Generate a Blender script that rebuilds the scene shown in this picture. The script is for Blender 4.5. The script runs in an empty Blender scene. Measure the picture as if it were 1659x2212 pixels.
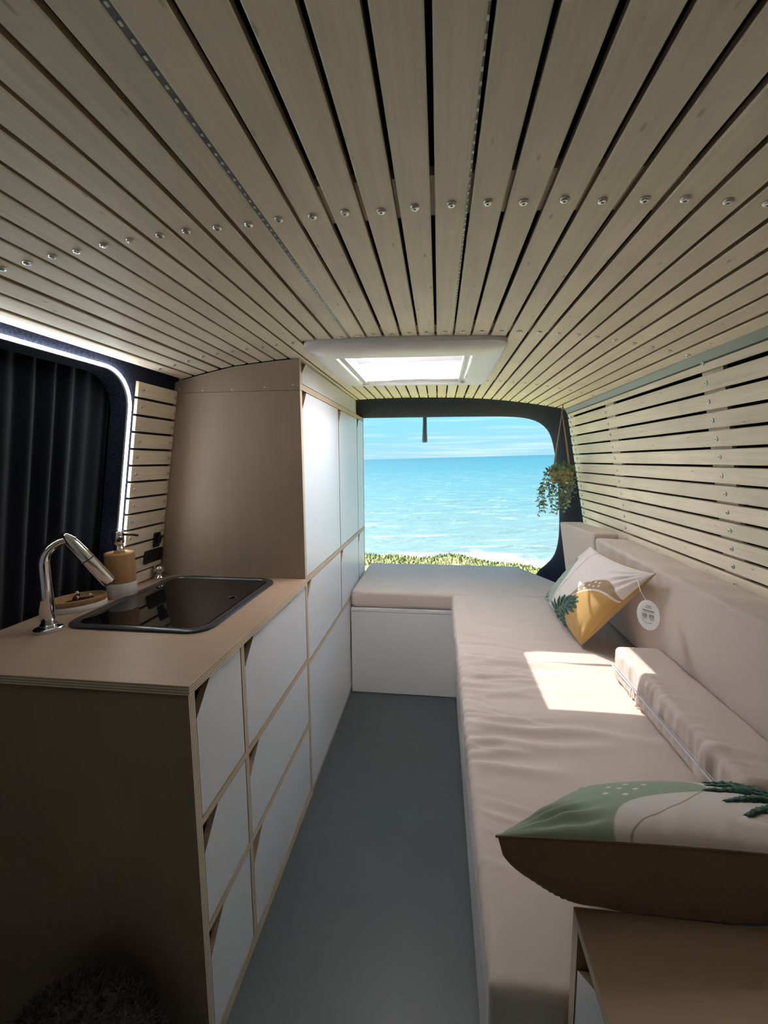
import bpy, bmesh, math, random
import numpy as np
from mathutils import Vector, Matrix

scn = bpy.context.scene
COL = scn.collection
random.seed(7)
rng = np.random.default_rng(7)

# ------------------------------------------------------------------ camera
CAM = Vector((0, 0, 1.4))
cd = bpy.data.cameras.new('camera')
cd.sensor_fit = 'HORIZONTAL'; cd.sensor_width = 36.0
cd.lens = 931.6 * 36.0 / 1659.0
cd.clip_start = 0.02; cd.clip_end = 30000
cam = bpy.data.objects.new('camera', cd); COL.objects.link(cam)
R_ = Vector((0.99217361, 0.12471415, -0.00615637))
D_ = Vector((0.00869747, -0.11820928, -0.99295061))
F_ = Vector((-0.12456273, 0.98512585, -0.11836883))
m = Matrix.Identity(4)
for i in range(3):
    m[i][0] = R_[i]; m[i][1] = -D_[i]; m[i][2] = -F_[i]; m[i][3] = CAM[i]
cam.matrix_world = m
scn.camera = cam

# ------------------------------------------------------------------ view
vs = scn.view_settings
vs.view_transform = 'Standard'; vs.look = 'None'; vs.gamma = 1.0; vs.use_curve_mapping = False
vs.exposure = 2.08
scn.cycles.max_bounces = 16; scn.cycles.diffuse_bounces = 12; scn.cycles.transmission_bounces = 8; scn.cycles.transparent_max_bounces = 16
scn.cycles.sample_clamp_indirect = 12.0

# true horizontal as seen from the (slightly tilted) van:  z = TA*x + TB*y
TA, TB = 0.01997, 0.00583
UP = Vector((-TA, -TB, 1)).normalized()

# ------------------------------------------------------------------ world: clear sky with thin cloud streaks near the horizon
world = bpy.data.worlds.new('sky'); scn.world = world; world.use_nodes = True
nt = world.node_tree; nt.nodes.clear()
def wn(t, **k):
    n = nt.nodes.new(t)
    for a, b in k.items(): setattr(n, a, b)
    return n
def wl(a, b): nt.links.new(a, b)
tc = wn('ShaderNodeTexCoord')
dot = wn('ShaderNodeVectorMath', operation='DOT_PRODUCT'); dot.inputs[1].default_value = UP
wl(tc.outputs['Generated'], dot.inputs[0])
ramp = wn('ShaderNodeValToRGB')
el = ramp.color_ramp.elements
el[0].position = 0.0; el[0].color = (0.36, 0.66, 0.82, 1)
el[1].position = 1.0; el[1].color = (0.18, 0.46, 0.95, 1)
e = el.new(0.10); e.color = (0.25, 0.70, 0.97, 1)
wl(dot.outputs['Value'], ramp.inputs[0])
mp = wn('ShaderNodeMapping'); mp.inputs['Scale'].default_value = (1.6, 1.6, 46); mp.inputs['Rotation'].default_value = (0, 0.035, 0)
mp.inputs['Location'].default_value = (0.3, 0.0, 0.55)
wl(tc.outputs['Generated'], mp.inputs[0])
nz = wn('ShaderNodeTexNoise'); nz.inputs['Scale'].default_value = 1.3; nz.inputs['Detail'].default_value = 7; nz.inputs['Roughness'].default_value = 0.6
wl(mp.outputs[0], nz.inputs[0])
cr = wn('ShaderNodeValToRGB'); cr.color_ramp.elements[0].position = 0.49; cr.color_ramp.elements[1].position = 0.70
wl(nz.outputs['Fac'], cr.inputs[0])
mx = wn('ShaderNodeMix', data_type='RGBA')
cm = wn('ShaderNodeMath', operation='MULTIPLY'); cm.inputs[1].default_value = 0.75
wl(cr.outputs[0], cm.inputs[0]); wl(cm.outputs[0], mx.inputs[0])
wl(ramp.outputs[0], mx.inputs[6]); mx.inputs[7].default_value = (0.80, 0.95, 1.0, 1)
bg = wn('ShaderNodeBackground'); bg.inputs[1].default_value = 0.285
wl(mx.outputs[2], bg.inputs[0])
wo = wn('ShaderNodeOutputWorld'); wl(bg.outputs[0], wo.inputs[0])

# ------------------------------------------------------------------ sun (comes in through the roof light)
sd = bpy.data.lights.new('sun', 'SUN'); sd.energy = 24.0; sd.angle = 0.009; sd.color = (1.0, 0.93, 0.82)
sun = bpy.data.objects.new('sun', sd); COL.objects.link(sun)
SUND = Vector((0.675, -0.275, -1.19)).normalized()
sun.rotation_euler = SUND.to_track_quat('-Z', 'Y').to_euler()
sun.location = (-6, 4, 9)

# ================================================================== helpers
def tag(o, label=None, cat=None, group=None, kind=None):
    if label: o['label'] = label
    if cat: o['category'] = cat
    if group: o['group'] = group
    if kind: o['kind'] = kind
    return o

def empty(name, loc=(0, 0, 0), rz=0):
    o = bpy.data.objects.new(name, None); COL.objects.link(o)
    o.empty_display_size = 0.05
    o.location = loc; o.rotation_euler = (0, 0, rz)
    return o

class MB:
    """collects shapes; build() links them as one mesh object"""
    def __init__(s): s.v = []; s.f = []; s.m = []; s.sm = []
    def add(s, vs, fs, mi=0, smooth=False):
        o = len(s.v); s.v += [tuple(p) for p in vs]
        for k, f in enumerate(fs):
            s.f.append(tuple(i + o for i in f)); s.m.append(mi[k] if isinstance(mi, (list, tuple)) else mi); s.sm.append(smooth)
        return s
    def box(s, a, b, mi=0):
        (x0, y0, z0), (x1, y1, z1) = a, b
        V = [(x0,y0,z0),(x1,y0,z0),(x1,y1,z0),(x0,y1,z0),(x0,y0,z1),(x1,y0,z1),(x1,y1,z1),(x0,y1,z1)]
        F = [(3,2,1,0),(4,5,6,7),(0,1,5,4),(1,2,6,5),(2,3,7,6),(3,0,4,7)]   # -z +z -y +x +y -x
        return s.add(V, F, mi)
    def prism(s, poly, axis, a, b, mi=0, mcap=None):
        """poly of 2D points extruded along axis ('x': (y,z), 'y': (x,z), 'z': (x,y)) from a to b"""
        n = len(poly)
        def P(p, t): return {'x': (t, p[0], p[1]), 'y': (p[0], t, p[1]), 'z': (p[0], p[1], t)}[axis]
        V = [P(p, a) for p in poly] + [P(p, b) for p in poly]
        F = [tuple(range(n - 1, -1, -1)), tuple(range(n, 2 * n))] + [(i, (i + 1) % n, n + (i + 1) % n, n + i) for i in range(n)]
        mm = [mcap if mcap is not None else mi] * 2 + [mi] * n
        return s.add(V, F, mm)
    def tube(s, pts, r, n=10, mi=0, cap=True, smooth=True):
        pts = [Vector(p) for p in pts]; k = len(pts)
        rs = r if isinstance(r, (list, tuple)) else [r] * k
        V = []; F = []
        t0 = (pts[1] - pts[0]).normalized()
        ref = Vector((0, 0, 1)) if abs(t0.z) < 0.9 else Vector((1, 0, 0))
        u = t0.cross(ref).normalized()
        for i, p in enumerate(pts):
            t = (pts[min(i + 1, k - 1)] - pts[max(i - 1, 0)]).normalized()
            u = (u - t * u.dot(t)).normalized(); w = t.cross(u)
            for j in range(n):
                a = 2 * math.pi * j / n
                V.append(p + (u * math.cos(a) + w * math.sin(a)) * rs[i])
        for i in range(k - 1):
            for j in range(n):
                F.append((i*n+j, i*n+(j+1) % n, (i+1)*n+(j+1) % n, (i+1)*n+j))
        if cap: F += [tuple(range(n - 1, -1, -1)), tuple(range((k-1)*n, k*n))]
        return s.add(V, F, mi, smooth)
    def lathe(s, prof, c=(0, 0, 0), n=24, mi=0, sx=1, sy=1, rot=0, smooth=True):
        V = []; F = []; k = len(prof)
        for (r, z) in prof:
            for j in range(n):
                a = 2 * math.pi * j / n
                x, y = r * sx * math.cos(a), r * sy * math.sin(a)
                V.append((c[0] + x*math.cos(rot) - y*math.sin(rot), c[1] + x*math.sin(rot) + y*math.cos(rot), c[2] + z))
        for i in range(k - 1):
            for j in range(n): F.append((i*n+j, i*n+(j+1) % n, (i+1)*n+(j+1) % n, (i+1)*n+j))
        F.append(tuple(range(n - 1, -1, -1))); F.append(tuple(range((k-1)*n, k*n)))
        return s.add(V, F, mi, smooth)
    def mesh(s, name):
        me = bpy.data.meshes.new(name); me.from_pydata(s.v, [], s.f); me.update()
        me.polygons.foreach_set('material_index', s.m); me.polygons.foreach_set('use_smooth', s.sm)
        return me
    def build(s, name, mats, parent=None, auto=None):
        me = s.mesh(name)
        for mt in (mats if isinstance(mats, (list, tuple)) else [mats]): me.materials.append(mt)
        if auto: me.set_sharp_from_angle(angle=math.radians(auto))
        return link(name, me, parent)

def link(name, me, parent=None, loc=None, rot=None):
    o = bpy.data.objects.new(name, me); COL.objects.link(o)
    if parent: o.parent = parent
    if loc: o.location = loc
    if rot: o.rotation_euler = rot
    return o

def bevel(o, w=0.003, seg=2, ang=40):
    b = o.modifiers.new('bevel', 'BEVEL'); b.width = w; b.segments = seg; b.limit_method = 'ANGLE'; b.angle_limit = math.radians(ang)
    b.harden_normals = False
    return o

def grid_mesh(P, closed_u=False, name='m', mats=(), smooth=True, flip=False):
    """P: array (nu, nv, 3)"""
    nu, nv = P.shape[:2]
    idx = np.arange(nu * nv).reshape(nu, nv)
    a = idx if not closed_u else np.vstack([idx, idx[:1]])
    q = np.stack([a[:-1, :-1], a[1:, :-1], a[1:, 1:], a[:-1, 1:]], -1).reshape(-1, 4)
    if flip: q = q[:, ::-1]
    me = bpy.data.meshes.new(name)
    me.from_pydata(P.reshape(-1, 3).tolist(), [], q.tolist()); me.update()
    for mt in mats: me.materials.append(mt)
    if smooth: me.polygons.foreach_set('use_smooth', [True] * len(me.polygons))
    return me

def rrect(x0, x1, y0, y1, r, n=8):
    pts = []
    for (cx, cy, a0) in ((x1-r, y1-r, 0), (x0+r, y1-r, 90), (x0+r, y0+r, 180), (x1-r, y0+r, 270)):
        for i in range(n + 1):
            a = math.radians(a0 + 90 * i / n); pts.append((cx + r*math.cos(a), cy + r*math.sin(a)))
    return pts

def cushion(name, a, b, r, mats, parent=None, res=0.02, disp=None, rot=None, pivot=None):
    """a soft box with rounded edges; disp(P, N) moves points (arrays)"""
    a = np.array(a, float); b = np.array(b, float)
    def lines(lo, hi):
        core = np.linspace(lo + r, hi - r, max(2, int((hi - lo - 2*r) / res) + 1))
        k = np.array([0, .12, .3, .55, .8]) * r
        return np.concatenate([lo + k, core, (hi - k)[::-1]])
    L = [lines(a[i], b[i]) for i in range(3)]
    bm = bmesh.new(); cache = {}
    def vert(i, j, k):
        key = (i, j, k)
        if key not in cache: cache[key] = bm.verts.new((L[0][i], L[1][j], L[2][k]))
        return cache[key]
    n = [len(l) for l in L]
    for j in range(n[1]-1):
        for k in range(n[2]-1):
            bm.faces.new((vert(0,j,k), vert(0,j,k+1), vert(0,j+1,k+1), vert(0,j+1,k)))
            e = n[0]-1; bm.faces.new((vert(e,j,k), vert(e,j+1,k), vert(e,j+1,k+1), vert(e,j,k+1)))
    for i in range(n[0]-1):
        for k in range(n[2]-1):
            bm.faces.new((vert(i,0,k), vert(i+1,0,k), vert(i+1,0,k+1), vert(i,0,k+1)))
            e = n[1]-1; bm.faces.new((vert(i,e,k), vert(i,e,k+1), vert(i+1,e,k+1), vert(i+1,e,k)))
        for j in range(n[1]-1):
            bm.faces.new((vert(i,j,0), vert(i,j+1,0), vert(i+1,j+1,0), vert(i+1,j,0)))
            e = n[2]-1; bm.faces.new((vert(i,j,e), vert(i+1,j,e), vert(i+1,j+1,e), vert(i,j+1,e)))
    me = bpy.data.meshes.new(name); bm.to_mesh(me); bm.free()
    P = np.empty(len(me.vertices) * 3); me.vertices.foreach_get('co', P); P = P.reshape(-1, 3)
    Q = np.clip(P, a + r, b - r); N = P - Q; l = np.linalg.norm(N, axis=1, keepdims=True); N = N / np.maximum(l, 1e-9)
    P = Q + N * r
    if disp is not None: P = disp(P, N)
    me.vertices.foreach_set('co', P.ravel()); me.update()
    for mt in (mats if isinstance(mats, (list, tuple)) else [mats]): me.materials.append(mt)
    me.polygons.foreach_set('use_smooth', [True] * len(me.polygons))
    return link(name, me, parent)

# ================================================================== materials
def newmat(name):
    mt = bpy.data.materials.new(name); mt.use_nodes = True
    n = mt.node_tree; b = n.nodes['Principled BSDF']
    return mt, n, b
def N_(n, t, **k):
    x = n.nodes.new(t)
    for a, b in k.items(): setattr(x, a, b)
    return x

def plain(name, col, rough=0.5, metal=0, spec=0.5, noise=0.0, nscale=30, bump=0.0, bscale=200, sheen=0):
    mt, n, b = newmat(name)
    b.inputs['Base Color'].default_value = (*col, 1); b.inputs['Roughness'].default_value = rough
    b.inputs['Metallic'].default_value = metal; b.inputs['Specular IOR Level'].default_value = spec
    if sheen: b.inputs['Sheen Weight'].default_value = sheen; b.inputs['Sheen Roughness'].default_value = 0.5
    tc = N_(n, 'ShaderNodeTexCoord')
    if noise:
        z = N_(n, 'ShaderNodeTexNoise'); z.inputs['Scale'].default_value = nscale; z.inputs['Detail'].default_value = 5
        n.links.new(tc.outputs['Object'], z.inputs[0])
        r = N_(n, 'ShaderNodeMapRange'); r.inputs[1].default_value = .3; r.inputs[2].default_value = .7
        r.inputs[3].default_value = 1 - noise; r.inputs[4].default_value = 1 + noise
        n.links.new(z.outputs['Fac'], r.inputs[0])
        h = N_(n, 'ShaderNodeHueSaturation'); h.inputs['Color'].default_value = (*col, 1)
        n.links.new(r.outputs[0], h.inputs['Value']); n.links.new(h.outputs[0], b.inputs['Base Color'])
    if bump:
        z = N_(n, 'ShaderNodeTexNoise'); z.inputs['Scale'].default_value = bscale; z.inputs['Detail'].default_value = 3
        n.links.new(tc.outputs['Object'], z.inputs[0])
        u = N_(n, 'ShaderNodeBump'); u.inputs['Strength'].default_value = bump; u.inputs['Distance'].default_value = 0.002
        n.links.new(z.outputs['Fac'], u.inputs['Height']); n.links.new(u.outputs[0], b.inputs['Normal'])
    return mt

def wood(name, col, axis='y', rough=0.55, contrast=0.10, flecks=True, vary=0.10, big=0.06):
    """pale wood: fine grain along `axis`, small dark knots, a little variation from piece to piece"""
    mt, n, b = newmat(name)
    b.inputs['Roughness'].default_value = rough; b.inputs['Specular IOR Level'].default_value = 0.3
    tc = N_(n, 'ShaderNodeTexCoord'); oi = N_(n, 'ShaderNodeObjectInfo')
    off = N_(n, 'ShaderNodeVectorMath', operation='SCALE'); off.inputs[0].default_value = (37, 53, 71)
    n.links.new(oi.outputs['Random'], off.inputs[3])
    ad = N_(n, 'ShaderNodeVectorMath', operation='ADD'); n.links.new(tc.outputs['Object'], ad.inputs[0]); n.links.new(off.outputs[0], ad.inputs[1])
    sc = {'x': (2.2, 60, 60), 'y': (60, 2.2, 60), 'z': (60, 60, 2.2)}[axis]
    mp = N_(n, 'ShaderNodeMapping'); mp.inputs['Scale'].default_value = sc; n.links.new(ad.outputs[0], mp.inputs[0])
    z = N_(n, 'ShaderNodeTexNoise'); z.inputs['Scale'].default_value = 1.6; z.inputs['Detail'].default_value = 8; z.inputs['Roughness'].default_value = .65; z.inputs['Distortion'].default_value = .4
    n.links.new(mp.outputs[0], z.inputs[0])
    z2 = N_(n, 'ShaderNodeTexNoise'); z2.inputs['Scale'].default_value = 5.0; z2.inputs['Detail'].default_value = 3
    n.links.new(ad.outputs[0], z2.inputs[0])
    r1 = N_(n, 'ShaderNodeMapRange'); r1.inputs[1].default_value = .3; r1.inputs[2].default_value = .7; r1.inputs[3].default_value = 1-contrast; r1.inputs[4].default_value = 1+contrast*.6
    n.links.new(z.outputs['Fac'], r1.inputs[0])
    r2 = N_(n, 'ShaderNodeMapRange'); r2.inputs[1].default_value = .3; r2.inputs[2].default_value = .7; r2.inputs[3].default_value = 1-big; r2.inputs[4].default_value = 1+big
    n.links.new(z2.outputs['Fac'], r2.inputs[0])
    r3 = N_(n, 'ShaderNodeMapRange'); r3.inputs[3].default_value = 1-vary; r3.inputs[4].default_value = 1+vary*.5
    n.links.new(oi.outputs['Random'], r3.inputs[0])
    m1 = N_(n, 'ShaderNodeMath', operation='MULTIPLY'); n.links.new(r1.outputs[0], m1.inputs[0]); n.links.new(r2.outputs[0], m1.inputs[1])
    m2 = N_(n, 'ShaderNodeMath', operation='MULTIPLY'); n.links.new(m1.outputs[0], m2.inputs[0]); n.links.new(r3.outputs[0], m2.inputs[1])
    val = m2.outputs[0]
    if flecks:
        fs = {'x': (3.2, 9, 9), 'y': (9, 3.2, 9), 'z': (9, 9, 3.2)}[axis]
        mpf = N_(n, 'ShaderNodeMapping'); mpf.inputs['Scale'].default_value = fs; n.links.new(ad.outputs[0], mpf.inputs[0])
        v = N_(n, 'ShaderNodeTexVoronoi'); v.inputs['Scale'].default_value = 3.6; n.links.new(mpf.outputs[0], v.inputs[0])
        rf = N_(n, 'ShaderNodeMapRange'); rf.inputs[1].default_value = .045; rf.inputs[2].default_value = .11; rf.inputs[3].default_value = .66; rf.inputs[4].default_value = 1
        n.links.new(v.outputs['Distance'], rf.inputs[0])
        m3 = N_(n, 'ShaderNodeMath', operation='MULTIPLY'); n.links.new(val, m3.inputs[0]); n.links.new(rf.outputs[0], m3.inputs[1]); val = m3.outputs[0]
    h = N_(n, 'ShaderNodeHueSaturation'); h.inputs['Color'].default_value = (*col, 1); n.links.new(val, h.inputs['Value'])
    n.links.new(h.outputs[0], b.inputs['Base Color'])
    u = N_(n, 'ShaderNodeBump'); u.inputs['Strength'].default_value = .12; u.inputs['Distance'].default_value = .001
    n.links.new(z.outputs['Fac'], u.inputs['Height']); n.links.new(u.outputs[0], b.inputs['Normal'])
    return mt

def plyedge(name, axis, period=0.0062, c1=(.76, .65, .50), c2=(.42, .32, .225)):
    """cut edge of plywood: light and dark veneers across `axis`"""
    mt, n, b = newmat(name); b.inputs['Roughness'].default_value = .6; b.inputs['Specular IOR Level'].default_value = .25
    tc = N_(n, 'ShaderNodeTexCoord'); sp = N_(n, 'ShaderNodeSeparateXYZ'); n.links.new(tc.outputs['Object'], sp.inputs[0])
    q = N_(n, 'ShaderNodeMath', operation='MULTIPLY'); q.inputs[1].default_value = 2*math.pi/period
    n.links.new(sp.outputs['xyz'.index(axis)], q.inputs[0])
    s_ = N_(n, 'ShaderNodeMath', operation='SINE'); n.links.new(q.outputs[0], s_.inputs[0])
    r = N_(n, 'ShaderNodeMapRange'); r.inputs[1].default_value = -.6; r.inputs[2].default_value = .5; n.links.new(s_.outputs[0], r.inputs[0])
    x = N_(n, 'ShaderNodeMix', data_type='RGBA'); n.links.new(r.outputs[0], x.inputs[0]); x.inputs[6].default_value = (*c2, 1); x.inputs[7].default_value = (*c1, 1)
    n.links.new(x.outputs[2], b.inputs['Base Color'])
    return mt

M = {}
M['slat'] = wood('slat_wood', (.875, .79, .63), 'y', contrast=.10)
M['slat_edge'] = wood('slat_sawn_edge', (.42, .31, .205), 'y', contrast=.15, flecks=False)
M['batten'] = wood('batten_wood', (.76, .67, .54), 'x', flecks=False, contrast=.08)
M['ply'] = wood('plywood_face', (.40, .285, .20), 'x', contrast=.06, flecks=False, vary=.02, big=.05, rough=.45)
M['ply_v'] = wood('plywood_panel', (.36, .265, .19), 'z', contrast=.06, flecks=False, vary=.02, big=.05, rough=.5)
M['pe_z'] = plyedge('plywood_edge_z', 'z')
M['pe_y'] = plyedge('plywood_edge_y', 'y')
M['white'] = plain('white_laminate', (.74, .765, .81), .28, spec=.5, bump=.05, bscale=90)
M['white2'] = plain('white_board', (.70, .695, .69), .45)
M['recess'] = wood('recess_wood', (.42, .32, .22), 'z', flecks=False)
M['felt'] = plain('dark_felt', (.021, .025, .047), .95, spec=.08, noise=.6, nscale=170, bump=.8, bscale=500, sheen=.06)
M['backing'] = plain('black_backing', (.012, .012, .015), .95, spec=.1)
M['floor'] = plain('grey_vinyl', (.060, .073, .073), .42, spec=.4, noise=.05, nscale=6, bump=.04, bscale=400)
M['fabric'] = plain('beige_fabric', (.565, .485, .435), .8, spec=.2, noise=.03, nscale=400, bump=.12, bscale=900, sheen=.25)
M['bounce_pale'] = plain('pale_bounce_fabric', (.87, .84, .78), .85, noise=.04, nscale=200)  # light tone chosen to bounce light off the unseen bulkhead
M['chrome'] = plain('chrome', (.82, .82, .84), .08, metal=1)
M['steel'] = plain('screw_steel', (.78, .76, .72), .28, metal=.85)
M['recess_shade'] = plain('screw_recess_shade', (.05, .05, .05), .5)  # near-black stands for the shade inside the screw head
M['rail'] = plain('grey_aluminium', (.17, .19, .22), .4, metal=.3)
M['rail_dark'] = plain('dark_seal', (.03, .03, .035), .6)
M['plastic_white'] = plain('white_plastic', (.74, .74, .73), .35)
M['plastic_grey'] = plain('grey_plastic', (.42, .42, .44), .4)
M['black_plastic'] = plain('black_plastic', (.012, .012, .014), .4)
M['sink_rim'] = plain('graphite_rim', (.045, .045, .05), .25, spec=.6)
M['black_glass'] = plain('black_glass', (.006, .006, .007), .03, spec=.5)
M['curtain'] = plain('navy_curtain', (.0045, .0055, .012), .9, spec=.1, sheen=.2)
M['pane_dark'] = plain('tinted_glass', (.01, .01, .012), .05)
M['bamboo'] = wood('bamboo', (.42, .235, .105), 'z', flecks=False, contrast=.12)
M['ceramic'] = plain('white_ceramic', (.66, .64, .61), .4)
M['clip'] = plain('tortoise_brown', (.05, .02, .012), .2)
M['pearl'] = plain('pearl', (.8, .75, .68), .15)
M['jute'] = plain('jute_rope', (.42, .29, .19), .9, noise=.3, nscale=200)
M['basket'] = plain('straw_basket', (.58, .43, .20), .85, noise=.35, nscale=120)
M['leaf'] = plain('plant_leaf', (.20, .29, .16), .55, noise=.5, nscale=25)
M['leaf2'] = plain('plant_leaf_pale', (.38, .45, .32), .55, noise=.35, nscale=25)
M['stem'] = plain('plant_stem', (.22, .25, .12), .7)
M['zip'] = plain('zip_tape', (.55, .55, .60), .5)
M['tuft'] = plain('green_tuft_yarn', (.012, .085, .062), .95, spec=.1, noise=.5, nscale=260, bump=1.0, bscale=420, sheen=.4)
M['paper'] = plain('white_card', (.80, .79, .78), .7)
M['ink'] = plain('ink', (.06, .06, .07), .8)
M['fleece'] = plain('dark_fleece', (.10, .080, .078), .95, spec=.1, noise=.4, nscale=60)
M['led_pcb'] = plain('led_tape', (.22, .22, .25), .35)
M['led_chip'] = plain('led_chip', (.85, .85, .80), .4)
M['paint_dark'] = plain('dark_door_lining', (.02, .02, .022), .7)
M['strap'] = plain('grey_rubber', (.20, .24, .26), .5)
def emit(name, col, s):
    mt, n, b = newmat(name); b.inputs['Base Color'].default_value = (*col, 1)
    b.inputs['Emission Color'].default_value = (*col, 1); b.inputs['Emission Strength'].default_value = s
    return mt
M['led_on'] = emit('lit_led', (.90, .96, 1.0), 9.0)

def skylight_mat():
    mt = bpy.data.materials.new('roof_light_acrylic'); mt.use_nodes = True; n = mt.node_tree; n.nodes.clear()
    o = N_(n, 'ShaderNodeOutputMaterial'); tr = N_(n, 'ShaderNodeBsdfTransparent'); tr.inputs[0].default_value = (.95, .95, 1, 1)
    tl = N_(n, 'ShaderNodeBsdfTranslucent'); tl.inputs[0].default_value = (.88, .88, 1, 1)
    gl = N_(n, 'ShaderNodeBsdfGlossy'); gl.inputs[1].default_value = .15
    a = N_(n, 'ShaderNodeMixShader'); a.inputs[0].default_value = .935
    n.links.new(tr.outputs[0], a.inputs[1]); n.links.new(tl.outputs[0], a.inputs[2])
    c = N_(n, 'ShaderNodeMixShader'); c.inputs[0].default_value = .05
    n.links.new(a.outputs[0], c.inputs[1]); n.links.new(gl.outputs[0], c.inputs[2]); n.links.new(c.outputs[0], o.inputs[0])
    return mt
M['acrylic'] = skylight_mat()

# ================================================================== van shell
Y0, YE = -0.55, 2.74                # front bulkhead and end of the ceiling cladding
CX = [-1.30,-1.03,-.93,-.78,-.6,-.4,-.2,0,.144,.283,.42,.556,.69,.77,1.05]
CZ = [1.60,1.706,1.730,1.760,1.777,1.786,1.788,1.784,1.779,1.769,1.754,1.734,1.71,1.69,1.60]
def zc(x): return float(np.interp(x, CX, CZ))
def slope(x, h=.05): return (zc(x+h) - zc(x-h)) / (2*h)
WK = .185
def xr(z): return .758 + (1.656 - z) * WK           # face of the right wall cladding
def xl(z): return -1.022 - (1.673 - z) * .174       # face of the left wall
SKX0, SKX1, SKY0, SKY1 = -.45, .215, 1.405, 2.17     # roof light trim outline
SOX0, SOX1, SOY0, SOY1 = -.365, .115, 1.545, 2.085     # its opening

# floor
fl = MB().box((-1.35, Y0, -.04), (1.15, 3.1, 0)).build('floor', M['floor'])
tag(fl, 'smooth dark grey vinyl van floor', 'floor', kind='structure')

# ceiling backing (dark lining above the slats) with a hole for the roof light
def ceiling_backing():
    mb = MB()
    xs = sorted(set([-1.32] + list(np.linspace(-1.2, 1.0, 30)) + [SOX0-.02, SOX1+.02, 1.1]))
    ys = [Y0-.02, SOY0-.02, SOY1+.02, 3.02]
    for i in range(len(xs)-1):
        for j in range(3):
            if j == 1 and xs[i] >= SOX0-.021 and xs[i+1] <= SOX1+.021: continue
            x0, x1 = xs[i], xs[i+1]; a, b = zc(x0)+.036, zc(x1)+.036
            V = [(x0,ys[j],a),(x1,ys[j],b),(x1,ys[j+1],b),(x0,ys[j+1],a)]
            V += [(p[0],p[1],p[2]+.03) for p in V]
            mb.add(V, [(0,1,2,3),(7,6,5,4),(0,4,5,1),(1,5,6,2),(2,6,7,3),(3,7,4,0)])
    return mb
ceil = ceiling_backing().build('ceiling', M['backing'])
tag(ceil, 'van ceiling clad in pale wooden slats fixed with steel screws', 'ceiling', kind='structure')

# shared meshes
TH, SW = .011, .0470
def slat_mesh(L, w=SW, th=TH, ch=.0018):
    """slat along +y from 0 to L, face at z=0 pointing down"""
    a = w/2
    prof = [(-a+ch, 0), (a-ch, 0), (a, ch), (a, th), (-a, th), (-a, ch)]
    mb = MB(); mb.prism(prof, 'y', 0, L)
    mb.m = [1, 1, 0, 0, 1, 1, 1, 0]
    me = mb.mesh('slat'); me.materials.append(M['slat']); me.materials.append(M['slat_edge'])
    bm = bmesh.new(); bm.from_mesh(me); bmesh.ops.recalc_face_normals(bm, faces=bm.faces); bm.to_mesh(me); bm.free()
    return me
_sl = {}
def slat(parent, L, loc, rot, w=SW, name='slat'):
    key = (round(L, 3), round(w, 4))
    if key not in _sl: _sl[key] = slat_mesh(L, w)
    return link(name, _sl[key], parent, loc, rot)

def screw_mesh(r=.0072, h=.004):
    """pan head hanging below z=0 with a dark plate for the shade of its recess"""
    mb = MB()
    mb.lathe([(r*.98, .0), (r, -h*.35), (r*.86, -h*.8), (r*.55, -h), (r*.42, -h)], n=14, mi=0)
    mb.lathe([(r*.40, -h*1.0), (r*.40, -h*1.04)], n=4, mi=1, smooth=False)
    me = mb.mesh('screw'); me.materials.append(M['steel']); me.materials.append(M['recess_shade'])
    bm = bmesh.new(); bm.from_mesh(me); bmesh.ops.recalc_face_normals(bm, faces=bm.faces); bm.to_mesh(me); bm.free()
    return me
SCREW = screw_mesh()

# ---- ceiling slats
PITCH = .0544
def row1(x): return float(np.interp(x, [-.8, -.4, 0, .4, .8], [.748, .728, .708, .703, .706]))
def row2(x): return float(np.interp(x, [-.95, -.6, -.2, .1, .4, .55, .75], [1.440, 1.421, 1.374, 1.360, 1.350, 1.376, 1.416]))
def row3(x): return float(np.interp(x, [.2, .4, .5, .75], [2.156, 2.139, 2.153, 2.21]))
def row4(x): return 2.70
def row0(x): return row1(x) - .66
gaps = [-.0125 + PITCH*k for k in range(-18, 15)]
for k in range(-18, 14):
    xa, xb = -.0125 + PITCH*k, -.0125 + PITCH*(k+1)
    x = (xa + xb)/2 + random.uniform(-.0008, .0008)
    if x < -1.0 or x > .765: continue
    z = zc(x); ang = -math.atan(slope(x))
    w = SW + random.uniform(-.0012, .0008)
    w = round(w*2000)/2000
    segs = []
    if x < -.517 - .02: segs = [(Y0, 1.603)]
    elif SKX0 - .012 < x < SKX1 + .0: segs = [(Y0, 1.402), (2.175, YE)]
    else: segs = [(Y0, YE)]
    for (a, b) in segs:
        s = slat(ceil, b - a, (x, a, z), (0, ang, 0), w)
        for f in (row0, row1, row2, row3, row4):
            if f is row3 and x < SKX1: continue
            y = f(x) + random.uniform(-.003, .003)
            if a + .01 < y < b - .01:
                link('screw', SCREW, s, (random.uniform(-.002, .002), y - a, 0), (0, 0, random.uniform(0, 3)))
# battens behind the slats
def ceil_batten(f, w, x0=-1.0, x1=.78, n=24, dy=0):
    xs = np.linspace(x0, x1, n); mb = MB(); V = []; F = []
    for x in xs:
        z = zc(x) + TH + .001; y = f(x) + dy
        V += [(x, y-w/2, z), (x, y+w/2, z), (x, y+w/2, z+.012), (x, y-w/2, z+.012)]
    for i in range(n-1):
        for j in range(4): F.append((i*4+j, i*4+(j+1) % 4, i*4+4+(j+1) % 4, i*4+4+j))
    F += [(3,2,1,0), tuple(range(4*n-4, 4*n))]
    mb.add(V, F); return mb.build('batten', M['batten'], ceil)
ceil_batten(row0, .10); ceil_batten(row1, .10); ceil_batten(row2, .075, dy=.005); ceil_batten(row3, .08, x0=.22); ceil_batten(row4, .07)

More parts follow.
